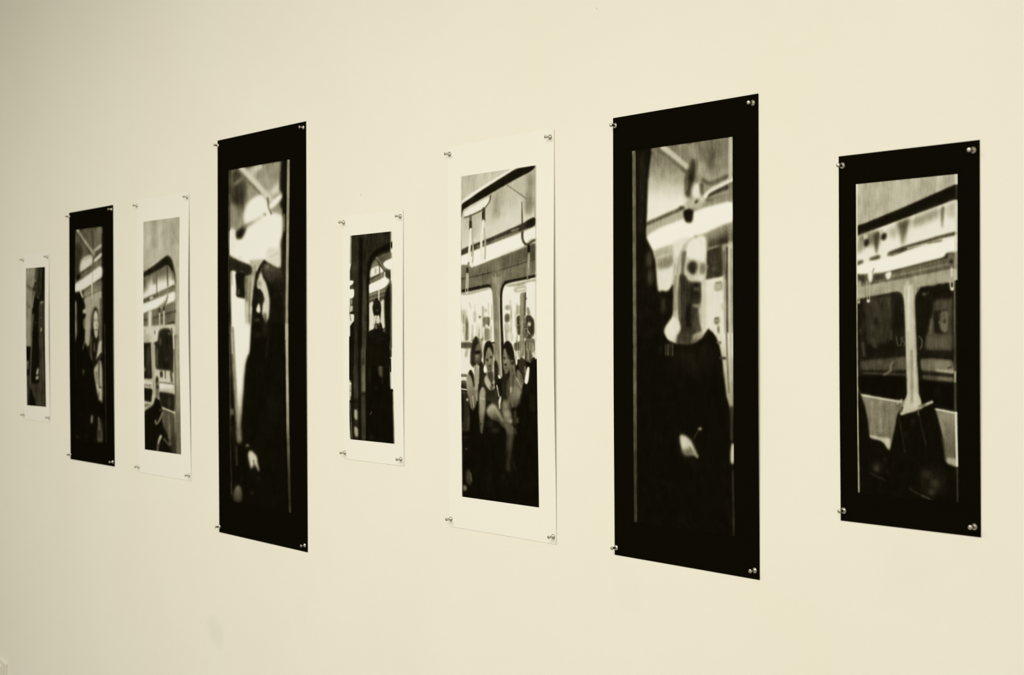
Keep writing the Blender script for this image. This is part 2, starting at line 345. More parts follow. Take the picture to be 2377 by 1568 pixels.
def paint_long_hair(c):                            # fourth
    c.view(480, 260, 3.0143)
    c.poly([(172, 408), (534, 345), (530, 1100), (160, 1000)], .62, 5, r=0)
    c.poly([(172, 405), (240, 395), (285, 520), (262, 700), (215, 760), (170, 600)], .28, 14)
    c.dot((215, 590), 46, 80, .2, 24); c.line([(182, 520), (270, 450)], 26, .46, 9)
    c.poly([(168, 640), (255, 680), (262, 780), (205, 820), (165, 820)], .55, 18)
    c.poly([(345, 375), (520, 345), (520, 560), (440, 600), (380, 500)], .6, 18); c.line([(420, 420), (424, 600)], 50, .66, 16)
    c.line([(330, 410), (390, 375)], 30, .86, 12)
    c.line([(230, 395), (300, 490), (436, 625)], 16, .36, 10)
    c.line([(248, 396), (320, 470), (446, 610)], 40, .88, 15); c.poly([(290, 430), (345, 376), (400, 366), (350, 420), (330, 470)], .84, 12)
    c.poly([(440, 560), (510, 480), (525, 500), (510, 570), (450, 600)], .92, 14)
    c.poly([(255, 740), (285, 640), (340, 590), (400, 575), (440, 650), (445, 700), (536, 722), (536, 850), (518, 910), (520, 1100), (440, 1070), (300, 1085),
            (155, 1010), (155, 830), (205, 835), (220, 890), (262, 860), (275, 800)], 1, 9)
    c.line([(430, 605), (436, 670), (455, 715)], 12, .42, 6)
    c.poly([(436, 655), (470, 610), (526, 575), (532, 600), (500, 645), (448, 690)], 1, 6)
    c.poly([(200, 845), (262, 798), (282, 810), (262, 870), (236, 898), (208, 890)], .12, 8); c.poly([(250, 800), (330, 770), (420, 716), (300, 800), (262, 830)], .5, 9); c.dot((410, 720), 12, 8, .6, 5)
    c.poly([(150, 830), (190, 815), (205, 840), (200, 990), (155, 990)], .98, 8)
    c.poly([(522, 340), (562, 330), (562, 1280), (518, 1120), (528, 900), (552, 850), (546, 720), (552, 700), (508, 655), (548, 575), (512, 560)], .09, 7)
    c.poly([(538, 714), (552, 714), (550, 850), (538, 845)], .46, 4); c.line([(520, 960), (520, 1100)], 12, .55, 8)
    c.view(525, 580, 6.53)
    c.poly([(640, -20), (832, -20), (838, 260), (790, 306), (720, 250), (600, 180)], .92, 16); c.line([(670, 120), (800, 60)], 14, .78, 12)
    c.poly([(355, 170), (600, 150), (560, 260), (470, 360), (400, 300)], .78, 16)
    c.poly([(290, 330), (470, 230), (446, 560), (410, 860), (398, 1200), (370, 1600), (320, 1600), (290, 760)], .64, 8)
    c.line([(320, 420), (316, 1000)], 36, .45, 16); c.line([(370, 480), (365, 1100)], 18, .5, 10); c.line([(410, 400), (385, 1000)], 26, .76, 10)
    c.line([(330, 780), (330, 1560)], 40, .82, 16)
    c.poly([(78, 330), (160, 300), (170, 720), (300, 752), (310, 1100), (335, 1600), (100, 1600), (80, 700)], 1, 9)
    c.line([(92, 330), (100, 560)], 26, .75, 12)
    c.poly([(52, 105), (170, 168), (360, 240), (404, 285), (396, 380), (280, 420), (150, 330), (52, 310)], .14, 9)
    c.poly([(148, 365), (300, 380), (290, 752), (158, 718), (172, 600)], .09, 7); c.poly([(185, 610), (215, 600), (220, 690), (185, 700)], .32, 9); c.line([(215, 330), (300, 350)], 26, .25, 10)
    c.line([(285, 400), (300, 720)], 16, .3, 8); c.dot((225, 125), 30, 10, .85, 8)
    c.poly([(592, 165), (540, 240), (480, 380), (452, 560), (420, 820), (402, 1080), (390, 1300), (362, 1600), (935, 1600), (935, 260), (800, 300), (700, 240)], .085, 9)
    c.poly([(590, 220), (720, 255), (790, 306), (850, 270), (905, 560), (800, 630), (640, 500), (565, 340)], .3, 26, to=.12, g=((680, 280), (780, 580)))
    c.poly([(590, 230), (680, 240), (620, 330)], .52, 20)
    c.line([(588, 180), (525, 270), (474, 400), (444, 620), (416, 860)], 36, .11, 10)
    c.line([(560, 280), (500, 420)], 14, .45, 9)
    c.poly([(545, 330), (566, 430), (618, 520), (652, 660), (672, 780), (668, 920), (652, 1060), (612, 1130), (556, 960), (565, 840), (594, 770), (565, 660), (520, 600), (478, 600), (486, 470)], .88, 9)
    c.dot((515, 520), 26, 50, .6, 16)
    c.poly([(478, 620), (530, 610), (565, 680), (590, 770), (545, 860), (520, 800), (480, 760)], .12, 9)
    c.poly([(505, 808), (528, 880), (530, 965), (500, 972), (462, 935)], 1, 8)
    c.line([(545, 850), (548, 940)], 18, .1, 6); c.line([(600, 960), (622, 1180)], 50, .4, 20, w2=30)
    c.dot((490, 1075), 46, 24, .25, 13); c.dot((520, 1290), 36, 36, .15, 14); c.line([(738, 1150), (705, 1300)], 26, .2, 11)
    c.line([(640, 1300), (625, 1560)], 26, .13, 12); c.line([(850, 640), (860, 720)], 30, .14, 12)
    c.line([(42, 0), (44, 1600)], 20, .22, 8); c.line([(70, 1100), (82, 1600)], 16, .2, 8)
    c.line([(890, 0), (900, 1600)], 34, .14, 8)
    c.view(480, 760, 2.9037)
    c.poly([(172, -20), (306, -20), (296, 170), (268, 240), (252, 420), (236, 670), (244, 780), (205, 790), (200, 560), (182, 260)], 1, 9, to=.45, g=((230, 380), (230, 800)))
    c.line([(180, 0), (206, 560)], 14, .55, 9); c.line([(160, 0), (165, 700)], 10, .26, 4); c.line([(172, 550), (176, 600)], 22, .36, 6)
    c.line([(170, 620), (205, 900)], 22, .1, 8); c.line([(205, 800), (205, 940)], 12, .22, 8)
    c.poly([(306, -20), (298, 180), (270, 240), (240, 660), (248, 780), (300, 1200), (530, 1200), (530, -20)], .06, 5)
    c.dot((400, 20), 18, 60, .16, 14); c.line([(420, 60), (404, 220)], 14, .13, 8); c.dot((450, 540), 26, 120, .09, 20); c.dot((352, 55), 24, 16, .15, 9)
    c.dot((278, 800), 12, 9, .5, 5)
    c.poly([(280, 850), (298, 832), (322, 850), (342, 874), (346, 920), (360, 975), (350, 972), (330, 925), (318, 930), (304, 962), (292, 925), (286, 890)], .84, 6)
    c.line([(320, 900), (325, 940)], 8, .45, 5)
    c.poly([(178, 1170), (190, 1090), (214, 1060), (238, 1090), (240, 1178), (206, 1186)], .46, 7, to=.2, g=((220, 1080), (190, 1180)))
    c.dot((240, 1020), 6, 18, .14, 5); c.dot((305, 1116), 10, 8, .18, 5); c.dot((352, 1020), 8, 16, .12, 6)
    c.line([(162, 700), (170, 1130)], 8, .2, 4)
    c.soften(.95)
    c.view(480, 260, 3.0143)
    c.line([(161, 408), (162, 830)], 10, .3, 5); c.line([(160, 830), (156, 1500)], 8, .24, 4)
    c.poly([(565, 320), (584, 318), (581, 900), (576, 1600), (556, 1600), (561, 900)], .62, 2.5, r=0)
    c.view(480, 760, 2.9037)
    c.poly([(537, -20), (556, -20), (561, 700), (573, 1253), (556, 1253), (542, 700)], .72, 2.5, r=0, to=.22, g=((550, 350), (560, 1100)))

def paint_doorway_man(c):                          # fifth
    c.view(770, 780, 4.75)
    c.poly([(200, -20), (660, -20), (668, 560), (685, 570), (697, 1200), (215, 1160), (190, 700), (220, 690), (222, 470), (195, 460)], .055, 2, r=0)
    c.poly([(205, -20), (400, -20), (400, 1150), (215, 1150)], .1, 10)
    c.line([(265, -20), (275, 700)], 52, .21, 14); c.line([(275, 700), (278, 1160)], 50, .15, 14)
    c.line([(316, -20), (316, 1160)], 24, .08, 7)
    c.line([(358, -20), (358, 620)], 50, .37, 10); c.line([(356, 620), (356, 1180)], 46, .24, 12); c.line([(362, -20), (362, 600)], 16, .44, 8)
    c.line([(392, -20), (396, 1180)], 22, .05, 6)
    c.line([(412, 205), (436, 295)], 13, .34, 6); c.dot((425, 400), 14, 90, .14, 12)
    c.poly([(518, 205), (575, 205), (572, 440), (540, 430), (520, 400)], .26, 8); c.line([(535, 208), (572, 208)], 10, .5, 4); c.line([(540, 230), (545, 420)], 16, .36, 8)
    c.line([(560, 420), (566, 510)], 10, .2, 6); c.line([(606, 230), (604, 330)], 40, .15, 10); c.line([(630, 213), (680, 220)], 10, .9, 4); c.line([(646, 225), (650, 540)], 8, .3, 4)
    c.poly([(198, 490), (220, 490), (222, 655), (200, 650)], .85, 6); c.dot((210, 505), 12, 14, 1, 5); c.line([(205, 590), (222, 595)], 6, .4, 3)
    c.poly([(254, 795), (290, 800), (288, 915), (278, 922), (254, 898)], .68, 7); c.poly([(254, 985), (296, 1015), (292, 1125), (258, 1095)], .66, 7)
    c.line([(446, 830), (426, 856)], 9, .36, 5); c.dot((450, 1120), 26, 30, .13, 12); c.dot((500, 555), 16, 30, .1, 9)
    c.line([(672, 250), (672, 550)], 9, 1, 2); c.line([(660, 380), (664, 560)], 14, .9, 3)
    c.line([(652, -20), (654, 200)], 5, .35, 3); c.line([(665, -20), (668, 200)], 7, .18, 3); c.line([(210, 720), (228, 1150)], 6, .5, 3); c.line([(680, 600), (690, 1190)], 6, .6, 3)
    c.view(770, 460, 4.61)
    c.poly([(214, 398), (632, 358), (645, 1540), (205, 1540), (200, 760), (212, 690)], .17, 2, r=0, to=.1, g=((300, 1200), (300, 1540)))
    c.poly([(340, 400), (632, 360), (632, 470), (520, 510), (400, 620), (380, 800), (340, 900)], .16, 12)
    c.line([(270, 430), (260, 1000)], 60, .19, 20)
    c.line([(318, 400), (312, 1600)], 38, .07, 8); c.line([(360, 800), (358, 1600)], 34, .24, 14)
    c.poly([(632, 570), (540, 600), (450, 660), (415, 740), (402, 900), (400, 1600), (645, 1600), (645, 570)], .42, 5)
    c.poly([(500, 625), (640, 575), (640, 640), (560, 680)], .34, 12); c.line([(430, 730), (520, 660)], 30, .5, 10)
    c.poly([(660, 628), (580, 660), (552, 690), (575, 732), (620, 750), (660, 752)], 1, 4)
    c.poly([(412, 748), (500, 710), (520, 712), (572, 770), (520, 792), (404, 842)], .97, 5); c.line([(516, 700), (518, 786)], 9, .3, 4); c.line([(476, 730), (474, 800)], 20, .75, 8)
    c.poly([(400, 850), (520, 795), (580, 765), (575, 820), (510, 858), (398, 898)], .46, 5); c.line([(404, 862), (520, 800)], 10, .25, 5)
    c.line([(488, 630), (530, 690), (586, 770)], 24, .45, 7); c.line([(484, 650), (570, 768)], 8, .22, 5)
    c.poly([(575, 745), (640, 770), (640, 850), (605, 838), (570, 800)], .2, 7); c.line([(574, 780), (570, 830)], 10, .95, 4)
    c.line([(700, 478), (640, 498), (560, 535), (465, 585), (412, 655), (396, 800), (396, 900)], 66, .06, 7, w2=26)
    c.poly([(397, 908), (500, 866), (560, 832), (572, 815), (590, 838), (628, 856), (605, 908), (560, 948), (480, 976), (412, 1002), (397, 990)], 1, 4)
    c.poly([(404, 1004), (480, 980), (560, 952), (626, 905), (628, 1080), (404, 1110)], .42, 5, to=.3, g=((500, 980), (510, 1080)))
    for k in range(4):
        c.line([(405, 1020 + 22 * k), (600, 965 + 22 * k)], 9, (.6, .25, .55, .25)[k], 5, .7)
    c.poly([(404, 1100), (455, 1080), (470, 1200), (458, 1400), (404, 1420)], .92, 6); c.poly([(524, 1085), (572, 1050), (578, 1300), (585, 1345), (545, 1400), (524, 1290)], .9, 6)
    c.line([(392, 900), (396, 1240), (392, 1600)], 22, .1, 7)
    c.line([(511, 960), (509, 1080)], 15, .86, 4)
    c.poly([(572, 1010), (600, 930), (645, 880), (650, 1600), (580, 1420), (570, 1200)], .09, 7)
    c.view(805, 650, 8.708)
    c.poly([(612, 312), (660, 372), (700, 430), (708, 540), (698, 700), (690, 790), (660, 700), (652, 660), (624, 694), (596, 662), (572, 706), (545, 620), (528, 510), (562, 380)], .12, 7)
    c.poly([(566, 690), (598, 660), (622, 694), (660, 655), (680, 720), (678, 800), (655, 840), (600, 830), (572, 850), (560, 800)], .88, 7)
    c.line([(600, 560), (640, 600)], 16, .3, 10); c.dot((635, 570), 12, 30, .36, 10)
    c.line([(612, 690), (600, 800)], 9, .6, 6); c.dot((600, 806), 10, 16, .14, 5)
    c.poly([(568, 850), (610, 828), (655, 840), (664, 930), (600, 975), (575, 920)], .16, 7); c.dot((602, 876), 22, 13, .62, 5); c.dot((604, 922), 30, 22, .52, 8); c.line([(582, 898), (622, 900)], 9, .12, 4)
    c.poly([(455, 1010), (490, 965), (545, 958), (575, 900), (600, 960), (660, 900), (690, 795), (718, 850), (742, 950), (800, 910), (780, 1010), (880, 1100), (890, 1700), (405, 1700), (432, 1060)], .075, 8)
    c.line([(672, 870), (680, 960)], 24, .2, 8); c.dot((750, 1140), 50, 30, .12, 14); c.dot((500, 1060), 40, 60, .11, 18); c.line([(770, 930), (760, 1010)], 40, .3, 12)
    c.poly([(50, -20), (150, -20), (140, 50), (75, 92), (50, 92)], 1, 5); c.poly([(82, 95), (130, 78), (160, 150), (86, 150)], .3, 6)
    c.poly([(40, 155), (162, 148), (160, 280), (135, 330), (80, 338), (40, 338)], 1, 5); c.poly([(84, 342), (120, 345), (124, 440), (92, 472)], .6, 9)
    c.poly([(40, 480), (140, 478), (128, 600), (40, 610)], .78, 9); c.poly([(84, 605), (150, 600), (155, 645), (84, 640)], .08, 5)
    c.poly([(40, 650), (164, 648), (158, 788), (125, 820), (95, 890), (40, 860)], .96, 6); c.line([(65, 600), (100, 790)], 14, .4, 6)
    c.poly([(92, 870), (150, 800), (165, 1000), (165, 1700), (80, 1700)], .08, 8)
    c.line([(200, 0), (205, 1700)], 60, .17, 20); c.line([(348, 300), (350, 1700)], 60, .24, 14)
    c.soften(.35, .05)
    c.view(770, 460, 4.61)
    c.line([(208, 400), (204, 690)], 9, .6, 4); c.line([(638, 362), (632, 640)], 8, .5, 3); c.line([(634, 860), (640, 1600)], 6, .4, 3); c.line([(640, 640), (646, 860)], 12, 1, 4)

def paint_three_women(c):                          # sixth
    c.view(1010, 280, 3.1375)
    c.poly([(180, 400), (750, 310), (760, 1600), (180, 1600)], .8, 1, r=0)
    c.poly([(185, 408), (560, 350), (400, 470), (215, 575), (185, 590)], .78, 3, r=0, to=.84, g=((220, 420), (420, 430)))
    c.poly([(188, 690), (420, 520), (745, 335), (750, 720), (188, 945)], .78, 4, to=.9, g=((420, 520), (560, 760)))
    c.poly([(430, 520), (500, 480), (485, 690), (425, 720)], .66, 18); c.poly([(672, 395), (722, 370), (712, 680), (664, 690)], .6, 14); c.poly([(270, 700), (300, 690), (296, 850), (268, 860)], .74, 10)
    c.dot((690, 600), 24, 60, .5, 18); c.line([(530, 470), (655, 555), (722, 606)], 10, .55, 4); c.line([(722, 360), (734, 690)], 12, .7, 4)
    c.line([(636, 590), (640, 750)], 7, .42, 3, w2=14)
    c.line([(196, 606), (225, 572), (330, 500), (480, 410), (578, 352)], 22, .98, 5)
    c.poly([(184, 625), (205, 598), (240, 578), (340, 508), (480, 420), (590, 352), (742, 326), (716, 362), (580, 432), (420, 522), (230, 632), (205, 650), (200, 690), (184, 720)], .085, 3, r=1)
    c.poly([(212, 662), (290, 615), (400, 546), (402, 585), (376, 622), (350, 642), (240, 700), (212, 690)], .98, 4)
    c.line([(408, 545), (402, 590), (368, 632)], 9, .38, 3); c.line([(218, 704), (262, 690), (352, 646)], 11, .4, 4)
    c.line([(190, 710), (196, 960)], 6, .5, 3)
    c.poly([(184, 940), (250, 908), (400, 850), (640, 745), (742, 690), (742, 760), (610, 808), (400, 892), (184, 982)], .2, 4)
    c.line([(400, 886), (620, 795)], 18, .45, 6); c.line([(300, 920), (400, 880)], 20, .42, 6); c.line([(560, 800), (612, 780)], 8, .62, 4); c.poly([(660, 730), (742, 694), (742, 756), (660, 784)], .11, 5)
    c.poly([(180, 985), (400, 900), (640, 812), (750, 762), (750, 852), (700, 850), (640, 922), (400, 1012), (280, 1062), (240, 1040), (180, 1045)], 1, 3)
    c.poly([(184, 1045), (240, 1045), (285, 1062), (400, 1015), (640, 928), (690, 905), (748, 880), (750, 1110), (540, 1160), (500, 1210), (495, 1600), (425, 1600), (422, 1240), (400, 1195), (184, 1260)], .44, 4)
    c.poly([(480, 990), (742, 890), (742, 990), (480, 1070)], .36, 12); c.line([(190, 1148), (420, 1100), (742, 1000)], 10, .28, 5); c.poly([(430, 1020), (480, 1000), (478, 1100), (430, 1110)], .5, 14)
    c.streaks([(210, 1060), (730, 1130)], 24, .08, 4, 14)
    c.line([(262, 690), (262, 735)], 18, .4, 5); c.line([(262, 735), (262, 783)], 20, .16, 4)
    c.line([(358, 640), (357, 725)], 22, .22, 5); c.line([(352, 670), (352, 700)], 10, .12, 4)
    c.line([(264, 786), (256, 920), (250, 1010)], 17, .97, 4); c.line([(273, 800), (286, 950), (274, 1050)], 9, .72, 3); c.dot((274, 1045), 12, 18, .97, 4)
    c.line([(356, 726), (338, 870), (346, 1000), (356, 1018)], 17, .97, 4); c.line([(362, 780), (372, 890), (368, 1000)], 11, .72, 4)
    c.line([(284, 880), (270, 980)], 6, .55, 3)
    c.line([(642, 805), (640, 850), (656, 890), (684, 900), (712, 870), (748, 862)], 17, .3, 4)
    c.poly([(650, 806), (748, 768), (748, 846), (704, 846), (680, 872), (655, 860)], .99, 4)
    c.poly([(690, 905), (742, 885), (742, 1000), (700, 1010)], .3, 8); c.line([(689, 906), (690, 958)], 17, .1, 3); c.line([(690, 962), (684, 1150)], 20, .56, 5, w2=24)
    c.line([(690, 970), (688, 1060)], 8, .7, 4)
    c.line([(250, 1030), (240, 1070)], 14, .5, 4); c.line([(241, 1068), (241, 1102)], 14, .14, 3)
    c.line([(236, 1105), (232, 1245)], 7, .8, 3); c.line([(245, 1105), (243, 1245)], 7, .8, 3)
    c.line([(430, 1100), (436, 1250), (448, 1600)], 16, .48, 6); c.line([(448, 1110), (446, 1300)], 9, .62, 4)
    c.view(1060, 640, 5.225)
    # the two windows
    c.poly([(40, 225), (200, 195), (410, 130), (440, 160), (452, 300), (470, 800), (480, 1300), (40, 1300)], .98, 5)
    c.poly([(60, 195), (220, 165), (410, 128), (430, 145), (300, 180), (180, 215), (60, 222)], .72, 6)
    c.poly([(70, 155), (230, 122), (390, 86), (424, 98), (430, 130), (400, 124), (230, 160), (70, 192)], .1, 4)
    c.poly([(560, 190), (600, 100), (700, 75), (1000, 5), (1000, 1000), (600, 1000), (575, 780)], .98, 5)
    c.poly([(590, 110), (720, 80), (1000, 20), (1000, 50), (880, 60), (800, 110), (640, 118)], .68, 7); c.poly([(700, 130), (860, 90), (860, 180), (710, 190)], .78, 8); c.line([(740, 160), (850, 140)], 16, .95, 6)
    c.poly([(440, 0), (560, 0), (545, 120), (535, 300), (552, 800), (566, 1220), (520, 1200), (480, 1060), (468, 760), (455, 200)], .58, 5, r=0)
    c.line([(470, 60), (495, 900)], 24, .5, 12); c.line([(485, 0), (485, 130)], 12, .66, 6); c.line([(528, 250), (545, 1000), (556, 1200)], 12, .82, 5)
    c.line([(1000, -20), (880, 8), (660, 52), (600, 70)], 34, .1, 5); c.line([(612, 66), (572, 100), (552, 180), (548, 300), (556, 560), (568, 780), (574, 1000)], 27, .1, 4)
    c.line([(132, -20), (118, 190)], 9, .78, 3); c.line([(152, -20), (145, 190)], 9, .78, 3); c.dot((136, 196), 9, 12, .98, 4); c.line([(872, -20), (872, 40)], 18, .5, 6)
    # what moves past outside
    c.poly([(66, 390), (132, 400), (130, 555), (62, 560)], .8, 10); c.poly([(128, 450), (156, 560), (158, 770), (112, 780), (108, 600)], .52, 9); c.line([(142, 560), (140, 700)], 12, .35, 7)
    c.poly([(212, 420), (252, 420), (248, 555), (216, 545)], .8, 8); c.dot((292, 487), 16, 18, .52, 5); c.dot((365, 408), 15, 22, .74, 6); c.line([(160, 300), (190, 390)], 20, .88, 8)
    c.poly([(326, 485), (418, 482), (412, 600), (328, 622)], .46, 8); c.line([(342, 490), (342, 600)], 12, .3, 6); c.line([(396, 490), (396, 600)], 14, .35, 6); c.dot((372, 596), 22, 20, .95, 5)
    c.poly([(344, 622), (412, 620), (418, 770), (350, 772)], .58, 8); c.line([(436, 330), (440, 520)], 12, .75, 6); c.line([(340, 740), (300, 780)], 30, .6, 8); c.line([(270, 560), (270, 740)], 50, .88, 12)
    c.poly([(40, 795), (205, 792), (200, 868), (40, 862)], .36, 6); c.line([(62, 800), (60, 860)], 22, .62, 8); c.line([(130, 780), (150, 980)], 50, .7, 12); c.line([(40, 775), (200, 775)], 8, .8, 5)
    c.poly([(70, 800), (190, 796), (180, 862), (75, 860)], .33, 8); c.line([(300, 740), (310, 1000)], 40, .6, 10); c.line([(330, 740), (335, 900)], 12, .85, 5)
    c.poly([(436, 790), (470, 790), (470, 1000), (440, 900)], .6, 6); c.line([(440, 800), (470, 796)], 16, .15, 4)
    c.poly([(598, 345), (656, 340), (656, 402), (600, 402)], .62, 8); c.poly([(594, 450), (656, 440), (656, 550), (594, 552)], .42, 7); c.dot((625, 500), 18, 26, .34, 8); c.poly([(590, 562), (656, 566), (656, 670), (594, 676)], .76, 9)
    c.poly([(784, 195), (856, 188), (846, 460), (832, 960), (778, 1000), (788, 480)], .5, 6); c.line([(848, 190), (842, 460)], 16, .28, 5); c.line([(806, 200), (806, 900)], 20, .62, 8); c.dot((855, 262), 14, 10, .3, 5)
    for x in (748, 768, 785):
        c.line([(x, 350), (x, 450)], 8, .42, 4)
    c.poly([(738, 480), (790, 456), (786, 705), (750, 705), (738, 600)], .2, 7); c.line([(740, 590), (790, 580)], 10, .5, 5)
    c.poly([(850, 470), (905, 452), (960, 530), (962, 690), (910, 765), (838, 745), (832, 600)], .2, 7); c.poly([(858, 370), (888, 362), (915, 452), (870, 462)], .5, 7); c.line([(868, 380), (872, 450)], 8, .75, 3)
    c.dot((897, 572), 22, 26, .8, 7); c.line([(875, 640), (905, 700)], 14, .7, 6); c.line([(845, 630), (880, 625)], 9, .7, 4)
    c.poly([(700, 810), (795, 770), (790, 895), (712, 895)], .48, 6); c.poly([(836, 760), (965, 740), (960, 905), (930, 1050), (836, 1010)], .42, 6)
    for x, v in ((722, .2), (742, .7), (762, .25), (780, .6), (850, .15), (868, .7), (900, .75), (922, .2), (942, .7), (958, .3)):
        c.line([(x, 800), (x + 3, 890)], 9, v, 4, .8)
    for x, v in ((852, .12), (884, .65), (908, .25), (930, .8)):
        c.line([(x, 890), (x + 3, 1000)], 10, v, 4, .8)
    c.poly([(712, 896), (750, 900), (752, 1060), (730, 1080)], .95, 5); c.poly([(752, 900), (780, 900), (776, 980), (756, 980)], .7, 6); c.line([(940, 910), (960, 960)], 40, .9, 8)
    c.streaks([(60, 300), (430, 780)], 46, .16, 8, 26, 8); c.streaks([(600, 260), (780, 780)], 30, .14, 8, 26, 8); c.streaks([(700, 760), (970, 1000)], 40, .22, 6, 16, 5)
    c.streaks([(740, 430), (960, 740)], 34, .2, 6, 16, 6)
    # passengers
    c.poly([(40, 880), (182, 880), (178, 1060), (140, 1170), (40, 1170)], .97, 5); c.line([(140, 870), (122, 980)], 34, .75, 10)
    c.poly([(55, 1175), (140, 1180), (135, 1215), (55, 1215)], .42, 5); c.poly([(50, 1222), (132, 1228), (132, 1250), (50, 1246)], .96, 3); c.poly([(62, 1252), (135, 1258), (135, 1345), (62, 1348)], .3, 6, to=.12, g=((100, 1260), (100, 1340)))
    c.line([(56, 1358), (136, 1370)], 15, .92, 4); c.poly([(62, 1380), (160, 1395), (190, 1600), (62, 1600)], .2, 6)
    c.poly([(290, 1000), (345, 1060), (345, 1230), (300, 1350), (272, 1440), (280, 1180)], .13, 7)
    c.poly([(240, 710), (275, 740), (292, 830), (312, 900), (312, 1000), (302, 1090), (250, 1060), (222, 1110), (176, 1060), (178, 920), (196, 790)], .15, 7)
    c.poly([(250, 820), (296, 800), (300, 1000), (280, 1060), (246, 1060), (230, 1000), (232, 930)], .42, 8); c.poly([(222, 902), (300, 884), (302, 932), (226, 940)], .11, 6); c.dot((262, 965), 12, 16, .6, 7); c.dot((265, 1030), 18, 12, .2, 6)
    c.poly([(218, 1070), (240, 1080), (262, 1050), (286, 1150), (276, 1300), (262, 1420), (214, 1380), (228, 1200)], .66, 6); c.line([(236, 1080), (236, 1140)], 6, .4, 3)
    c.poly([(132, 1190), (170, 1160), (200, 1230), (222, 1360), (268, 1400), (262, 1500), (190, 1600), (150, 1480), (128, 1340)], .63, 7, to=.45, g=((180, 1200), (220, 1500)))
    c.poly([(146, 1172), (184, 1112), (222, 1190), (228, 1340), (216, 1340), (184, 1200)], .12, 6)
    c.poly([(262, 1420), (285, 1395), (292, 1600), (262, 1600)], .1, 6); c.dot((140, 1490), 10, 16, .92, 5)
    c.poly([(330, 1050), (375, 1180), (420, 1380), (345, 1380), (300, 1330), (300, 1150)], .15, 8)
    c.poly([(378, 1140), (450, 1130), (462, 1230), (440, 1330), (384, 1220)], .24, 9); c.dot((408, 995), 51, 162, .5, 8); c.dot((405, 900), 34, 60, .6, 22); c.poly([(384, 1095), (448, 1085), (440, 1150), (400, 1150)], .34, 12)
    c.poly([(395, 768), (432, 782), (455, 850), (462, 960), (444, 920), (410, 838), (376, 880), (360, 980), (356, 1080), (338, 1060), (338, 880), (356, 800)], .11, 6)
    c.dot((382, 1006), 18, 15, .15, 6); c.dot((430, 972), 17, 15, .17, 6); c.line([(410, 990), (414, 1050)], 12, .62, 7); c.dot((414, 1076), 17, 9, .17, 6); c.dot((416, 1106), 18, 9, .42, 6)
    c.poly([(344, 1230), (372, 1180), (430, 1320), (462, 1330), (470, 1370), (435, 1388), (400, 1374), (350, 1290)], .74, 6); c.dot((432, 1348), 18, 28, .35, 6); c.line([(456, 1270), (470, 1350)], 14, .66, 5)
    c.dot((356, 1122), 19, 44, 1, 4)
    c.poly([(464, 1030), (486, 1004), (512, 1050), (524, 1130), (512, 1240), (490, 1320), (464, 1260)], .13, 7); c.poly([(512, 1176), (556, 1222), (548, 1236), (516, 1236)], .97, 4)
    c.poly([(506, 1240), (566, 1232), (566, 1500), (530, 1500)], .09, 6)
    c.poly([(332, 1290), (362, 1320), (402, 1382), (440, 1394), (488, 1330), (502, 1600), (360, 1570), (352, 1420)], .16, 6)
    c.poly([(296, 1380), (328, 1324), (352, 1390), (362, 1600), (284, 1600)], .66, 6); c.dot((322, 1430), 14, 30, .5, 8); c.line([(498, 1318), (522, 1450)], 16, .75, 5); c.poly([(528, 1490), (545, 1440), (548, 1500), (536, 1600), (520, 1600)], .95, 5)
    c.poly([(575, 1120), (655, 1170), (650, 1340), (610, 1500), (560, 1520), (560, 1300)], .14, 8)
    c.poly([(582, 880), (606, 860), (640, 970), (664, 1010), (664, 1100), (622, 1176), (582, 1130), (572, 1000)], .52, 7)
    c.poly([(630, 766), (682, 806), (706, 900), (722, 1010), (690, 1020), (650, 1005), (622, 940), (604, 858), (584, 890), (576, 830), (600, 790)], .11, 6)
    c.dot((590, 985), 12, 15, .18, 6); c.dot((640, 975), 14, 22, .25, 8); c.dot((606, 1065), 18, 14, .15, 6); c.line([(612, 1000), (604, 1040)], 12, .66, 7); c.dot((612, 1110), 22, 14, .36, 8); c.dot((612, 1164), 16, 8, .6, 6)
    c.poly([(640, 1030), (690, 1000), (722, 1030), (724, 1170), (690, 1250), (655, 1190)], .44, 8); c.dot((690, 1046), 22, 22, .14, 8); c.line([(690, 1090), (690, 1180)], 26, .3, 10)
    c.poly([(650, 1200), (728, 1140), (745, 1220), (806, 1350), (786, 1600), (600, 1600), (640, 1400)], .46, 12, to=.36, g=((720, 1200), (690, 1560))); c.line([(705, 1190), (690, 1330), (700, 1500)], 34, .3, 14); c.line([(740, 1220), (802, 1352)], 18, .74, 8); c.dot((665, 1370), 20, 44, .68, 9); c.line([(640, 1240), (632, 1460)], 40, .28, 14)
    c.poly([(750, 1110), (800, 1170), (832, 1260), (806, 1360), (752, 1240), (736, 1160)], .5, 7); c.line([(795, 1180), (810, 1290)], 26, .36, 10)
    c.poly([(760, 1040), (795, 966), (838, 996), (868, 1080), (856, 1180), (832, 1240), (806, 1170), (765, 1110)], .2, 7); c.line([(845, 1080), (850, 1170)], 18, .42, 8)
    c.poly([(872, 1092), (902, 1088), (896, 1230), (870, 1308), (836, 1290), (842, 1220)], 1, 5)
    c.poly([(925, 1000), (968, 966), (972, 1600), (775, 1600), (808, 1410), (840, 1340), (884, 1300), (904, 1120)], .075, 7); c.poly([(915, 1000), (968, 968), (968, 1020), (912, 1030)], .12, 6)
    # laps and floor, going dark
    c.view(1060, 880, 5.06)
    c.poly([(66, 190), (260, 220), (280, 300), (500, 260), (560, 300), (700, 330), (760, 150), (970, 150), (990, 1560), (60, 1560)], .055, 12)
    c.poly([(62, 130), (150, 180), (168, 480), (156, 615), (66, 610)], .17, 9); c.line([(80, 150), (84, 500)], 24, .1, 10); c.line([(150, 420), (140, 600)], 30, .24, 12)
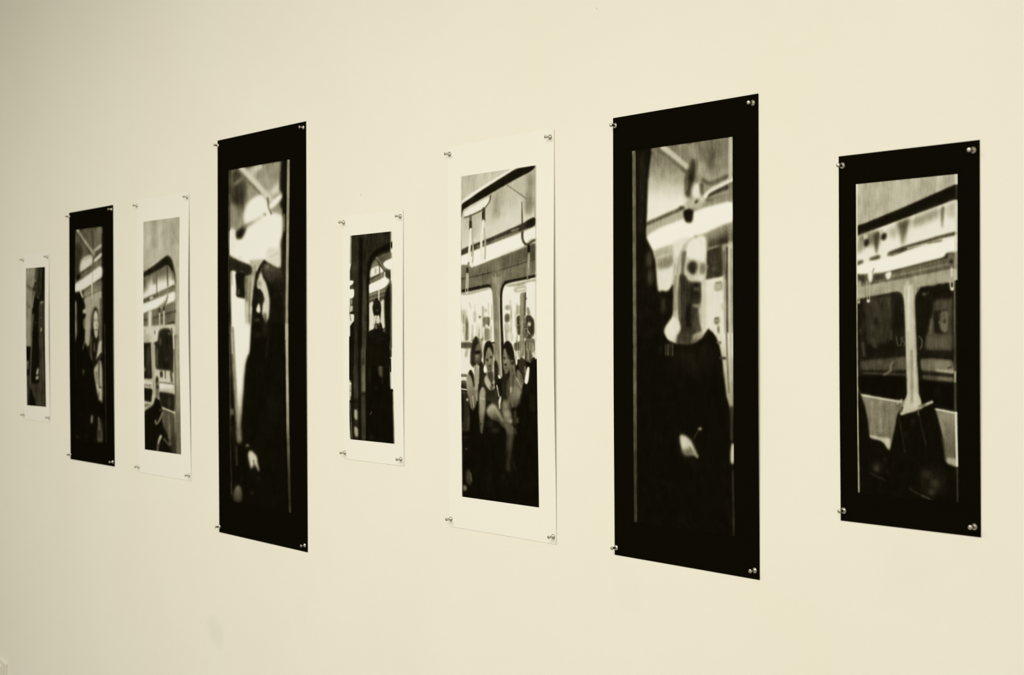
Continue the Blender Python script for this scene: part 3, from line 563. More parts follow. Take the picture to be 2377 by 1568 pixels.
    c.poly([(146, 120), (262, 125), (256, 220), (236, 300), (206, 368), (178, 340), (150, 240)], .5, 8, to=.32, g=((200, 160), (200, 350))); c.line([(196, 180), (212, 330)], 14, .68, 7); c.line([(242, 150), (250, 240)], 10, .7, 5); c.line([(170, 200), (186, 330)], 9, .62, 6)
    c.dot((134, 230), 9, 20, .95, 5)
    c.poly([(278, 140), (318, 70), (350, 140), (350, 280), (322, 560), (306, 650), (284, 610), (272, 380)], .62, 8, to=.34, g=((310, 260), (300, 620))); c.line([(284, 215), (350, 222)], 14, .76, 6); c.line([(286, 540), (300, 500)], 12, .15, 7)
    c.poly([(345, 150), (400, 120), (490, 100), (504, 330), (430, 285), (360, 310)], .16, 8); c.line([(380, 250), (400, 290)], 40, .07, 12)
    c.poly([(360, 330), (420, 272), (466, 292), (520, 380), (562, 470), (594, 560), (560, 570), (490, 480), (420, 470), (362, 400)], .7, 12, to=.3, g=((410, 320), (470, 470)))
    c.line([(470, 340), (560, 500)], 50, .58, 18, w2=30); c.dot((455, 590), 50, 30, .2, 22); c.dot((400, 520), 60, 40, .13, 24)
    c.poly([(500, 240), (528, 178), (532, 200), (522, 260), (522, 350), (506, 340)], .93, 6)
    c.poly([(536, 250), (600, 220), (644, 370), (662, 490), (640, 530), (560, 490), (536, 380)], .45, 14); c.dot((602, 400), 38, 42, .62, 16); c.dot((640, 484), 26, 28, .6, 12); c.line([(575, 260), (590, 330)], 26, .56, 12)
    c.poly([(664, 150), (690, 60), (775, 90), (764, 180), (740, 300), (694, 330), (660, 260)], .55, 14, to=.3, g=((720, 120), (700, 320))); c.line([(640, 260), (650, 350)], 20, .2, 10)
    c.poly([(560, 480), (640, 510), (690, 560), (680, 640), (665, 760), (645, 960), (650, 1090), (574, 1080), (586, 800), (600, 640)], .36, 12, to=.15, g=((630, 560), (610, 900)))
    c.line([(720, 440), (722, 510)], 34, .3, 12); c.line([(690, 560), (710, 650)], 30, .2, 12); c.line([(700, 330), (690, 540)], 40, .2, 16)
    c.dot((560, 1150), 30, 40, .1, 14); c.line([(590, 1180), (590, 1260)], 30, .1, 12); c.line([(660, 950), (700, 1080)], 30, .11, 14)
    c.line([(390, 1060), (390, 1360)], 50, .075, 16)
    c.poly([(112, 1110), (140, 1045), (162, 1070), (192, 1210), (160, 1264), (118, 1210)], .22, 8); c.line([(165, 1090), (182, 1200)], 12, .34, 6); c.poly([(78, 1236), (128, 1262), (122, 1312), (78, 1318)], .44, 8)
    c.dot((120, 815), 14, 9, .3, 6); c.dot((116, 680), 30, 26, .13, 10)
    c.poly([(870, 160), (935, 160), (945, 370), (868, 370)], .1, 10)
    c.line([(60, 100), (70, 700), (76, 1390)], 9, .42, 4); c.line([(958, 400), (966, 1510)], 7, .16, 3)
    c.soften(.4)
    c.view(1010, 280, 3.1375)
    c.line([(194, 408), (192, 1600)], 8, .88, 3, .7); c.line([(738, 345), (744, 1600)], 8, .84, 3, .75)

def paint_pale_woman(c):                           # seventh
    c.view(1400, 200, 2.6125)
    c.poly([(298, 379), (790, 306), (795, 1600), (262, 1600), (262, 920), (268, 700)], .6, 4, r=0)
    c.poly([(290, 375), (520, 350), (520, 780), (262, 860), (265, 560)], .52, 8, to=.97, g=((370, 430), (360, 720)))
    c.poly([(560, 340), (790, 308), (790, 600), (640, 620), (580, 560)], .48, 14, to=.66, g=((680, 370), (690, 560)))
    c.line([(660, 340), (655, 520)], 70, .42, 30); c.line([(600, 470), (600, 560)], 50, .66, 20); c.line([(745, 340), (745, 500)], 36, .55, 16)
    c.line([(320, 380), (400, 430), (505, 520)], 22, .42, 10); c.line([(365, 372), (420, 410), (512, 490)], 32, .82, 9)
    c.poly([(540, 430), (562, 450), (570, 500), (556, 570), (540, 600), (538, 660), (516, 684), (500, 660), (498, 560), (522, 500)], .2, 9)
    c.line([(520, 520), (508, 640)], 14, .4, 8); c.dot((536, 556), 18, 26, .1, 10)
    c.poly([(552, 590), (590, 584), (604, 640), (592, 680), (556, 690), (540, 660)], .95, 8)
    c.line([(610, 570), (650, 600), (790, 530)], 24, .38, 12); c.line([(600, 600), (604, 660), (640, 700), (790, 660)], 26, .36, 10)
    c.line([(640, 655), (720, 620), (795, 600)], 34, .2, 9); c.line([(622, 670), (640, 640), (720, 600), (795, 562)], 24, .93, 7)
    c.poly([(640, 690), (790, 640), (790, 690), (680, 720)], .62, 12); c.dot((605, 685), 18, 24, .9, 10)
    c.poly([(496, 690), (560, 680), (600, 690), (600, 740), (500, 745)], .75, 10); c.line([(560, 710), (580, 690)], 16, .3, 6)
    c.poly([(262, 840), (380, 790), (495, 745), (500, 800), (400, 830), (264, 905)], .72, 7); c.line([(240, 848), (370, 790), (490, 738)], 20, .3, 11); c.dot((478, 738), 14, 10, .2, 5)
    c.poly([(258, 908), (360, 850), (490, 803), (552, 760), (620, 735), (795, 690), (795, 832), (740, 840), (640, 885), (540, 925), (430, 962), (300, 1008)], 1, 6)
    c.poly([(488, 748), (552, 742), (550, 790), (544, 830), (500, 826), (490, 780)], .09, 5)
    c.poly([(636, 900), (740, 842), (792, 835), (792, 970), (690, 965), (630, 985)], .55, 10, to=.2, g=((690, 880), (730, 950)))
    c.poly([(300, 1004), (432, 960), (440, 1100), (420, 1225), (400, 1250), (350, 1262), (326, 1200)], .93, 6)
    c.poly([(305, 1000), (434, 958), (434, 1060), (330, 1085)], .72, 9); c.poly([(326, 1060), (430, 1030), (426, 1095), (330, 1115)], .55, 9); c.line([(330, 1040), (430, 1010)], 12, .8, 6)
    c.view(1490, 540, 5.6)
    c.poly([(790, 620), (1060, 565), (1150, 600), (1200, 1600), (780, 1600)], .93, 8)
    c.poly([(850, 230), (1060, 165), (1070, 560), (950, 585), (832, 610), (850, 480)], .22, 8); c.dot((945, 470), 40, 30, .34, 16); c.dot((945, 380), 40, 10, .3, 9); c.line([(870, 220), (1000, 170)], 22, .55, 12)
    c.poly([(1050, 150), (1190, 130), (1200, 1600), (1100, 1600), (1070, 560)], .62, 8); c.line([(1075, 220), (1080, 560)], 34, .42, 14); c.line([(1118, 200), (1112, 800), (1130, 1600)], 26, .25, 10); c.line([(1090, 600), (1100, 1600)], 30, .72, 12)
    c.poly([(1130, 120), (1190, 100), (1195, 1600), (1150, 1600)], .8, 6); c.line([(1172, 200), (1182, 1600)], 10, .55, 6)
    c.poly([(950, 655), (1060, 635), (1066, 745), (950, 765)], .68, 10); c.line([(960, 655), (1055, 640)], 16, .45, 7); c.dot((1010, 700), 30, 26, .76, 10)
    c.poly([(946, 1110), (1030, 1100), (1024, 1190), (950, 1195)], .6, 9); c.line([(950, 1115), (1020, 1108)], 20, .3, 8); c.dot((985, 1170), 22, 18, .42, 8); c.line([(1005, 1200), (1015, 1400)], 34, .5, 12); c.dot((1070, 960), 26, 50, .8, 14)
    # hair and face
    c.poly([(560, 150), (640, 90), (720, 40), (820, 30), (850, 120), (848, 420), (830, 640), (800, 700), (790, 1290), (640, 1330), (440, 1440), (330, 1390), (275, 1262), (372, 1130), (412, 1000), (418, 700), (425, 430), (480, 280)], .76, 10)
    c.poly([(590, 160), (650, 80), (740, 40), (830, 40), (846, 200), (830, 400), (760, 390), (640, 340), (590, 320)], .96, 14); c.dot((710, 50), 24, 18, .7, 10)
    c.poly([(405, 130), (520, 70), (650, 50), (600, 130), (545, 200), (490, 300), (440, 440), (420, 300)], .93, 16)
    c.line([(565, 160), (520, 300), (490, 420)], 34, .72, 16); c.line([(560, 260), (545, 420), (530, 640)], 46, .36, 18); c.line([(455, 420), (440, 760), (445, 1000)], 40, .62, 12)
    c.line([(470, 300), (440, 560)], 30, .82, 14)
    c.poly([(498, 540), (560, 540), (640, 630), (790, 640), (780, 900), (742, 990), (750, 1150), (790, 1290), (700, 1310), (668, 1450), (470, 1450), (480, 1340), (520, 1250), (490, 1080), (476, 850)], .2, 12)
    c.line([(500, 640), (505, 1150)], 26, .34, 14); c.line([(620, 900), (610, 1250)], 60, .1, 24)
    c.poly([(560, 500), (600, 420), (700, 350), (830, 390), (840, 560), (790, 640), (700, 650), (630, 620)], .84, 24)
    c.poly([(590, 450), (620, 385), (680, 362), (725, 390), (732, 460), (705, 535), (660, 550), (615, 500)], .16, 16)
    c.poly([(762, 410), (810, 400), (840, 440), (830, 520), (790, 560), (765, 500)], .44, 18); c.dot((850, 440), 22, 26, .6, 10)
    c.dot((770, 590), 40, 44, .93, 20); c.dot((645, 590), 40, 26, .8, 16)
    c.poly([(650, 660), (780, 645), (776, 900), (700, 930), (650, 880)], .22, 22); c.dot((725, 680), 52, 22, .1, 18); c.dot((715, 795), 50, 36, .13, 22); c.line([(680, 735), (760, 730)], 30, .32, 16)
    c.poly([(655, 935), (770, 925), (776, 960), (740, 985), (690, 965)], .56, 11)
    c.poly([(660, 1130), (735, 1010), (756, 1180), (790, 1290), (700, 1290)], .3, 16)
    c.poly([(782, 640), (838, 610), (850, 900), (846, 1250), (800, 1300), (790, 1000)], .84, 12)
    c.poly([(280, 1262), (340, 1160), (410, 1080), (470, 1110), (512, 1230), (470, 1330), (440, 1440), (340, 1390)], .93, 12)
    c.line([(400, 1100), (420, 1000)], 30, .8, 12); c.poly([(470, 1330), (560, 1300), (660, 1330), (650, 1460), (470, 1450)], .28, 18); c.poly([(470, 1410), (700, 1410), (640, 1470), (500, 1470)], .45, 16)
    c.poly([(672, 1330), (760, 1290), (826, 1290), (800, 1360), (700, 1440), (660, 1440)], .74, 14)
    # dark neighbour on the left, dress
    c.view(1400, 200, 2.6125)
    c.poly([(196, 380), (302, 378), (286, 470), (273, 600), (268, 800), (257, 912), (300, 985), (324, 1070), (331, 1200), (336, 1252), (358, 1236), (388, 1248), (412, 1226), (430, 1190), (430, 1390), (368, 1475), (384, 1530), (420, 1570), (420, 1640), (196, 1640)], .075, 5)
    c.line([(240, 390), (232, 900)], 40, .13, 16); c.line([(215, 390), (210, 1000)], 16, .09, 6)
    c.dot((282, 1050), 11, 50, .34, 12); c.dot((290, 1160), 11, 50, .38, 12); c.dot((370, 1330), 9, 56, .3, 12)
    c.view(1490, 540, 5.6)
    c.poly([(276, 1262), (300, 1330), (345, 1392), (440, 1440), (580, 1462), (700, 1440), (790, 1370), (840, 1290), (872, 1246), (930, 1290), (980, 1370), (1012, 1460), (1035, 1620), (180, 1620), (180, 1180)], .07, 8, r=0)
    c.view(1400, 780, 2.6125)
    c.poly([(685, -20), (800, -20), (799, 300), (797, 470), (690, 470)], .9, 5, r=0, to=.66, g=((750, 0), (780, 420)))
    c.line([(754, -20), (768, 340)], 11, .5, 4); c.line([(780, -20), (784, 330)], 8, .72, 3)
    c.view(1400, 780, 2.6125)
    c.poly([(180, 20), (370, -10), (400, 40), (460, 56), (540, 56), (610, 30), (660, -20), (690, 0), (712, 60), (730, 150), (742, 260), (756, 370), (776, 440), (790, 1300), (180, 1300)], .055, 4, r=0)
    c.dot((560, 130), 130, 100, .1, 40)
    for x, v in ((384, .24), (398, .34), (412, .2), (426, .28)):
        c.line([(x, 50), (x, 115)], 9, v, 4)
    c.line([(350, 60), (350, 110)], 20, .1, 8)
    c.line([(718, 40), (700, 38)], 14, .45, 5); c.line([(715, 132), (746, 134)], 14, .2, 4)
    c.poly([(770, 440), (800, 420), (804, 1240), (786, 1240), (776, 640)], .08, 8)
    c.line([(786, 420), (786, 640)], 18, .2, 6); c.line([(792, 820), (797, 1216)], 14, .17, 3)
    c.poly([(786, 650), (800, 650), (799, 780), (778, 772), (778, 710)], .9, 5)
    c.poly([(466, 598), (498, 600), (532, 626), (548, 656), (562, 690), (584, 736), (578, 742), (552, 718), (538, 722), (520, 718), (494, 712), (474, 670)], .82, 7)
    c.poly([(480, 690), (530, 680), (560, 712), (520, 730), (490, 720)], .4, 12); c.line([(530, 675), (545, 710)], 8, .4, 5); c.line([(550, 690), (575, 735)], 9, .6, 5)
    c.line([(582, 572), (552, 625)], 6, .24, 4); c.dot((592, 563), 12, 6, .85, 5); c.dot((545, 780), 40, 30, .08, 16)
    c.soften(.95)
    c.poly([(186, -20), (208, -20), (210, 1130), (190, 1130)], .38, 2.5, r=0, to=.22, g=((198, 100), (200, 1000)))
    c.view(1400, 200, 2.6125)
    c.poly([(178, 380), (200, 380), (204, 1000), (208, 1560), (186, 1560), (182, 1000)], .4, 2.5, r=0)
    c.poly([(764, 300), (790, 300), (790, 560), (764, 570)], .82, 4, .85, r=0); c.poly([(764, 590), (790, 590), (790, 700), (764, 700)], .62, 5, .8, r=0); c.poly([(764, 830), (790, 830), (790, 955), (764, 960)], .62, 5, .7, r=0)

def paint_empty_seats(c):                          # eighth
    c.view(1920, 300, 3.135)
    c.poly([(205, 400), (960, 320), (960, 420), (205, 730)], .74, 2, r=0)
    for x, w, v in ((300, 50, .68), (250, 20, .8), (350, 60, .72), (530, 120, .82), (480, 20, .76), (640, 50, .78), (815, 26, .86), (880, 50, .7), (710, 60, .7), (430, 40, .7)):
        c.line([(x, 330), (x, 640)], w, v, 16, .6)
    c.poly([(205, 712), (300, 680), (560, 572), (800, 464), (960, 392), (960, 506), (760, 585), (560, 658), (205, 790)], .075, 3)
    c.line([(320, 676), (600, 560)], 9, .14, 5)
    c.poly([(210, 786), (560, 655), (955, 508), (955, 850), (440, 960), (210, 1030)], .97, 3)
    c.poly([(500, 690), (612, 645), (585, 740), (566, 810), (556, 866), (540, 780)], .34, 13); c.poly([(828, 575), (862, 555), (850, 660), (842, 742), (834, 650)], .36, 7); c.poly([(620, 655), (832, 568), (826, 640), (700, 690), (620, 720)], .6, 20); c.poly([(866, 556), (945, 520), (940, 650), (880, 640)], .74, 18)
    c.poly([(222, 780), (385, 735), (380, 860), (300, 840), (222, 910)], .5, 18); c.poly([(335, 770), (390, 740), (376, 860), (364, 926), (350, 860)], .26, 8); c.poly([(222, 820), (262, 800), (250, 880), (224, 920)], .62, 14); c.poly([(440, 740), (520, 700), (520, 780), (460, 800)], .72, 20)
    c.line([(285, 770), (285, 810)], 30, .85, 8); c.line([(400, 730), (402, 770)], 26, .82, 8)
    c.poly([(274, 815), (306, 796), (308, 852), (274, 864)], .1, 7); c.poly([(396, 768), (436, 752), (438, 808), (396, 818)], .1, 7)
    c.poly([(436, 905), (560, 858), (800, 786), (950, 745), (950, 775), (830, 800), (600, 882), (460, 936)], .26, 5); c.line([(590, 872), (700, 842), (830, 806)], 9, .8, 4); c.line([(730, 835), (845, 815)], 14, .5, 8); c.line([(445, 925), (520, 905)], 10, .5, 5)
    c.poly([(214, 968), (268, 952), (268, 985), (214, 1002)], .34, 6); c.poly([(312, 942), (394, 915), (390, 952), (314, 966)], .3, 6)
    c.poly([(210, 1004), (320, 970), (480, 935), (600, 895), (850, 825), (955, 795), (955, 905), (870, 905), (860, 938), (560, 1015), (340, 1072), (210, 1062)], 1, 5)
    c.poly([(210, 1072), (290, 1060), (480, 1046), (620, 1006), (870, 942), (945, 955), (945, 1015), (700, 1066), (480, 1110), (210, 1160)], .4, 6); c.line([(222, 1100), (290, 1095)], 50, .22, 14); c.line([(330, 1090), (430, 1075)], 40, .24, 12); c.line([(470, 1080), (700, 1030), (900, 985)], 14, .55, 8); c.line([(300, 1130), (600, 1090), (900, 1020)], 14, .3, 7)
    c.poly([(866, 915), (946, 895), (944, 990), (896, 985)], .4, 10); c.dot((908, 970), 14, 18, .12, 7)
    c.poly([(296, 1040), (338, 1026), (334, 1108), (316, 1128), (303, 1104)], .98, 5); c.poly([(428, 1052), (478, 1036), (466, 1092), (444, 1104), (430, 1080)], .98, 5); c.line([(346, 1020), (334, 1050)], 6, .4, 3)
    c.poly([(205, 1158), (480, 1108), (700, 1064), (950, 1012), (950, 1140), (880, 1122), (640, 1165), (560, 1200), (205, 1240)], .66, 5)
    for x, w, v in ((240, 20, .7), (300, 30, .6), (400, 40, .68), (480, 26, .62), (590, 26, .85), (660, 40, .66), (780, 50, .58), (850, 30, .66)):
        c.line([(x, 1100), (x, 1220)], w, v, 9, .6)
    c.view(1980, 660, 5.228)
    c.poly([(40, 110), (640, 20), (780, 10), (840, 1480), (600, 1500), (40, 1400)], .66, 5)
    c.poly([(40, 195), (200, 165), (420, 122), (545, 98), (590, 112), (618, 160), (634, 250), (646, 520), (656, 860), (668, 1300), (655, 1395), (600, 1436), (110, 1352), (70, 1280), (56, 800)], .12, 7, r=1)
    c.poly([(180, 180), (480, 150), (490, 480), (440, 700), (210, 760), (150, 460)], .2, 22); c.line([(445, 170), (450, 420)], 36, .24, 14); c.line([(345, 180), (345, 640)], 30, .22, 12); c.line([(560, 300), (565, 600)], 90, .1, 20); c.line([(290, 400), (290, 520)], 40, .14, 14)
    c.line([(125, 700), (150, 900)], 40, .24, 18); c.dot((215, 820), 50, 66, .09, 16); c.poly([(300, 840), (440, 740), (520, 760), (520, 870), (300, 880)], .1, 14); c.line([(470, 560), (470, 700)], 30, .24, 14); c.line([(240, 640), (290, 800)], 50, .23, 18); c.dot((95, 580), 18, 30, .2, 12)
    c.poly([(100, 940), (660, 895), (664, 1062), (100, 1062)], .28, 12); c.poly([(545, 905), (662, 895), (664, 1060), (560, 1050)], .36, 12); c.line([(100, 1062), (664, 1066)], 18, .13, 8); c.line([(110, 1090), (664, 1110)], 26, .22, 10); c.line([(110, 985), (160, 985)], 50, .34, 12)
    c.line([(498, 955), (462, 1000), (475, 1060), (390, 1112)], 30, .42, 10); c.line([(335, 1158), (250, 1212)], 18, .26, 8)
    c.poly([(64, 1120), (400, 1122), (668, 1140), (668, 1320), (650, 1395), (600, 1432), (110, 1350), (70, 1260)], .05, 9)
    c.line([(536, 655), (545, 740), (575, 766), (603, 735), (594, 655)], 13, .3, 6); c.line([(648, 652), (614, 658), (610, 700), (640, 720), (628, 762)], 13, .3, 6)
    c.poly([(832, 56), (1000, 28), (1170, -4), (1280, -10), (1280, 1580), (1000, 1480), (960, 1430), (850, 1440), (806, 1330), (788, 1000), (772, 600), (756, 260), (770, 130)], .1, 7, r=1)
    c.poly([(1000, 210), (1215, 180), (1222, 820), (890, 810), (900, 660), (960, 450)], .28, 18); c.poly([(900, 640), (1210, 630), (1215, 800), (900, 800)], .33, 18); c.line([(960, 420), (945, 640)], 34, .36, 14)
    c.poly([(985, 335), (1165, 318), (1165, 615), (1000, 612)], .13, 8); c.poly([(1068, 342), (1165, 330), (1162, 602), (1085, 592), (1060, 500)], .42, 10); c.dot((1125, 465), 18, 24, .22, 9); c.poly([(1040, 470), (1070, 460), (1066, 500)], .4, 7)
    c.line([(900, 850), (1215, 860)], 60, .13, 14)
    c.poly([(826, 920), (1000, 912), (1220, 935), (1245, 1090), (840, 1062)], .4, 10); c.poly([(1000, 940), (1200, 945), (1180, 1010), (1245, 1050), (1245, 1095), (1000, 1070)], .52, 12); c.line([(1010, 1055), (1245, 1082)], 26, .66, 9); c.line([(1150, 1030), (1215, 1018)], 14, .15, 7)
    c.line([(830, 1085), (1245, 1118)], 18, .13, 6); c.poly([(845, 1112), (1245, 1140), (1245, 1205), (1000, 1182), (850, 1165)], .3, 9); c.line([(1005, 1150), (1240, 1172)], 40, .42, 12)
    c.poly([(800, 1185), (1000, 1195), (1250, 1215), (1250, 1560), (1000, 1470), (850, 1440), (806, 1330)], .05, 10); c.dot((1040, 1300), 40, 80, .09, 18)
    c.dot((870, 132), 26, 18, .36, 8); c.line([(915, 100), (915, 140)], 18, .24, 8); c.line([(1060, 90), (1180, 90)], 30, .07, 10); c.line([(810, 645), (845, 680), (852, 740), (828, 798)], 18, .3, 8)
    c.poly([(622, 20), (740, 10), (752, 300), (776, 1000), (792, 1310), (870, 1570), (600, 1570), (668, 1345), (656, 900), (646, 560), (634, 220)], .8, 7, r=0)
    c.line([(690, 20), (680, 600)], 30, .88, 12); c.line([(745, 200), (768, 900)], 16, .66, 8); c.line([(722, 800), (726, 1460)], 36, .62, 12); c.line([(690, 900), (690, 1330)], 22, .76, 10); c.line([(780, 1000), (800, 1330)], 20, .66, 9)
    c.line([(66, -20), (74, 225)], 8, .76, 5); c.line([(96, -20), (88, 225)], 8, .76, 5); c.line([(176, -20), (182, 210)], 8, .8, 5); c.line([(212, -20), (208, 210)], 8, .8, 5); c.dot((78, 232), 15, 14, .96, 6); c.dot((195, 216), 20, 18, .98, 6)
    c.line([(1186, -30), (1196, 70)], 18, .78, 8); c.line([(1232, -30), (1230, 70)], 16, .78, 8); c.dot((1214, 70), 25, 20, 1, 7); c.line([(1205, -200), (1208, -60)], 30, .86, 9)
    c.view(1920, 780, 3.135)
    c.poly([(240, 425), (400, 455), (520, 476), (556, 470), (566, 500), (520, 560), (500, 680), (462, 842), (408, 772), (310, 748), (296, 600)], .52, 5, to=.44, g=((400, 480), (400, 720)))
    for x, v in ((330, .6), (390, .66), (440, .5), (480, .56)):
        c.line([(x, 470), (x + 4, 720)], 26, v, 12, .5)
    c.line([(252, 436), (400, 464), (545, 486)], 12, .9, 4); c.poly([(306, 722), (400, 746), (468, 746), (462, 842), (440, 820), (410, 772), (310, 752)], .8, 7)
    c.line([(520, 490), (540, 560)], 30, .4, 9); c.line([(516, 500), (548, 470)], 10, .75, 4)
    c.poly([(784, 530), (955, 562), (958, 962), (865, 940), (845, 740)], .54, 5, to=.4, g=((880, 600), (890, 860))); c.line([(788, 538), (950, 570)], 11, .96, 4); c.poly([(860, 888), (955, 898), (955, 962), (866, 938)], .7, 7); c.line([(842, 740), (862, 930)], 20, .3, 12)
    c.poly([(210, 380), (244, 410), (276, 500), (304, 640), (308, 750), (400, 770), (440, 840), (460, 860), (500, 680), (518, 570), (560, 585), (690, 535), (776, 498), (806, 580), (836, 700), (862, 930), (960, 965), (965, 1250), (205, 1160)], .06, 6)
    c.line([(548, 572), (620, 546), (690, 520), (768, 488)], 24, .76, 6, w2=20); c.line([(676, 520), (720, 508)], 14, .5, 5)
    c.line([(530, 600), (548, 720), (570, 850)], 10, .15, 6); c.line([(680, 590), (690, 660), (722, 790)], 8, .16, 5); c.dot((630, 625), 18, 24, .13, 9); c.dot((570, 720), 20, 20, .1, 9); c.line([(665, 545), (672, 580)], 10, .3, 5)
    c.dot((372, 960), 36, 40, .17, 16); c.dot((366, 968), 12, 16, .28, 9); c.dot((425, 905), 16, 14, .14, 8); c.line([(312, 1000), (432, 1056)], 8, .2, 5); c.dot((440, 995), 14, 10, .15, 7)
    c.dot((770, 1070), 90, 90, .14, 34); c.dot((790, 1080), 26, 26, .22, 12); c.dot((730, 1010), 40, 30, .2, 14); c.dot((760, 1140), 24, 18, .22, 10); c.line([(600, 1110), (680, 1160), (770, 1196)], 9, .2, 6); c.line([(690, 1160), (750, 1190)], 8, .3, 5)
    c.soften(.8)
    # the bare film edges down both sides
    c.view(1920, 300, 3.135)
    c.poly([(205, 385), (228, 385), (226, 900), (224, 1600), (206, 1600)], .9, 3, r=0); c.poly([(934, 315), (965, 315), (965, 404), (934, 404)], .86, 3, r=0); c.poly([(936, 405), (965, 405), (965, 515), (936, 515)], .22, 3, .8, r=0)
    c.poly([(934, 515), (965, 515), (962, 1110), (930, 1110)], .86, 3, .55, r=0); c.poly([(930, 1110), (960, 1110), (960, 1600), (930, 1600)], .26, 3, r=0); c.line([(932, 1110), (931, 1600)], 4, .5, 2); c.line([(948, 1110), (950, 1600)], 12, .06, 3)
    c.view(1920, 780, 3.135)
    c.poly([(205, -20), (224, -20), (228, 380), (240, 1142), (226, 1142), (212, 380)], .88, 3, r=0, to=.66, g=((220, 500), (232, 1140)))
    c.poly([(928, -20), (944, -20), (946, 560), (932, 560)], .26, 3, r=0); c.line([(938, 270), (938, 340)], 14, .62, 4); c.line([(942, 565), (950, 955)], 15, .9, 3); c.poly([(944, 955), (958, 955), (962, 1214), (946, 1214)], .2, 3, r=0)
    c.line([(215, 1146), (245, 1146)], 6, .055, 1)

# ---------------------------------------------------------------- helpers
def on_wall(px, py):
    """the point of the wall (x, z in metres) seen at a pixel of the photograph"""
    d = fw + rt * ((px - W / 2) / FPX) - up * ((py - H / 2) / FPX)
    t = DIST / d.y
    return d.x * t, EYE + d.z * t

def tag(o, label=None, cat=None, group=None, kind=None):
    for k, v in (('label', label), ('category', cat), ('group', group), ('kind', kind)):
        if v: o[k] = v
    return o

def link(name, mesh, mat=None, parent=None):
    o = bpy.data.objects.new(name, mesh); COL.objects.link(o)
    if mat and not mesh.materials: mesh.materials.append(mat)
    if parent: o.parent = parent
    return o

def material(name, color, rough=.5, spec=.3, metal=0.0):
    m = bpy.data.materials.new(name); m.use_nodes = True
    b = m.node_tree.nodes['Principled BSDF']
    b.inputs['Base Color'].default_value = (*color, 1); b.inputs['Roughness'].default_value = rough
    b.inputs['Specular IOR Level'].default_value = spec; b.inputs['Metallic'].default_value = metal
    return m

def node(m, kind, **kw):
    n = m.node_tree.nodes.new(kind)
    for k, v in kw.items(): setattr(n, k, v)
    return n

# ---------------------------------------------------------------- materials
def wall_paint(name, color, marks=True):
    m = material(name, color, .75, .15); nt = m.node_tree; L = nt.links; b = nt.nodes['Principled BSDF']
    tc = node(m, 'ShaderNodeTexCoord')
    # rolled emulsion over plaster: broad unevenness, roller stipple and a few patched dents
    n1 = node(m, 'ShaderNodeTexNoise'); n1.inputs['Scale'].default_value = 3.2; n1.inputs['Detail'].default_value = 4
    n2 = node(m, 'ShaderNodeTexNoise'); n2.inputs['Scale'].default_value = 210; n2.inputs['Detail'].default_value = 3
    n3 = node(m, 'ShaderNodeTexNoise'); n3.inputs['Scale'].default_value = 28; n3.inputs['Detail'].default_value = 2
    for n in (n1, n2, n3): L.new(tc.outputs['Object'], n.inputs['Vector'])
    a = node(m, 'ShaderNodeMath', operation='MULTIPLY'); a.inputs[1].default_value = .5; L.new(n2.outputs['Fac'], a.inputs[0])
    s = node(m, 'ShaderNodeMath', operation='ADD'); L.new(a.outputs[0], s.inputs[0]); L.new(n3.outputs['Fac'], s.inputs[1])
    bp = node(m, 'ShaderNodeBump'); bp.inputs['Strength'].default_value = .10; bp.inputs['Distance'].default_value = .0025
    L.new(s.outputs[0], bp.inputs['Height']); L.new(bp.outputs['Normal'], b.inputs['Normal'])
    mr = node(m, 'ShaderNodeMapRange'); mr.inputs['From Min'].default_value = .3; mr.inputs['From Max'].default_value = .7
    L.new(n1.outputs['Fac'], mr.inputs['Value'])
    mx = node(m, 'ShaderNodeMix', data_type='RGBA'); L.new(mr.outputs[0], mx.inputs['Factor'])
    mx.inputs['A'].default_value = (color[0] * .985, color[1] * .98, color[2] * .955, 1); mx.inputs['B'].default_value = (*color, 1)
    last = mx.outputs['Result']
    if marks:
        for px, py, rad, dark in ((502, 1468, .055, .94), (1460, 1372, .05, .988), (700, 1420, .05, .985), (2095, 1325, .06, .985), (1385, 20, .003, .8), (838, 453, .004, .85)):
            x, z = on_wall(px, py)
            d = node(m, 'ShaderNodeVectorMath', operation='DISTANCE'); d.inputs[1].default_value = (x, 0, z)
            w = node(m, 'ShaderNodeTexNoise'); w.inputs['Scale'].default_value = 22; L.new(tc.outputs['Object'], w.inputs['Vector'])
            ws = node(m, 'ShaderNodeVectorMath', operation='MULTIPLY_ADD'); ws.inputs[1].default_value = (rad * .9,) * 3
            L.new(w.outputs['Color'], ws.inputs[0]); L.new(tc.outputs['Object'], ws.inputs[2])
            off = node(m, 'ShaderNodeVectorMath', operation='SUBTRACT'); off.inputs[1].default_value = (rad * .45,) * 3
            L.new(ws.outputs[0], off.inputs[0]); L.new(off.outputs[0], d.inputs[0])
            r = node(m, 'ShaderNodeMapRange'); r.interpolation_type = 'SMOOTHSTEP'
            r.inputs['From Min'].default_value = rad * .35; r.inputs['From Max'].default_value = rad
            r.inputs['To Min'].default_value = dark; r.inputs['To Max'].default_value = 1
            L.new(d.outputs['Value'], r.inputs['Value'])
            k = node(m, 'ShaderNodeVectorMath', operation='SCALE'); L.new(last, k.inputs[0]); L.new(r.outputs[0], k.inputs['Scale'])
            last = k.outputs[0]
    L.new(last, b.inputs['Base Color'])
    return m

WALL = wall_paint('gallery wall paint', (.80, .78, .725))
SIDE = wall_paint('other wall paint', (.72, .70, .64), False)
CEIL = wall_paint('ceiling paint', (.72, .71, .68), False)

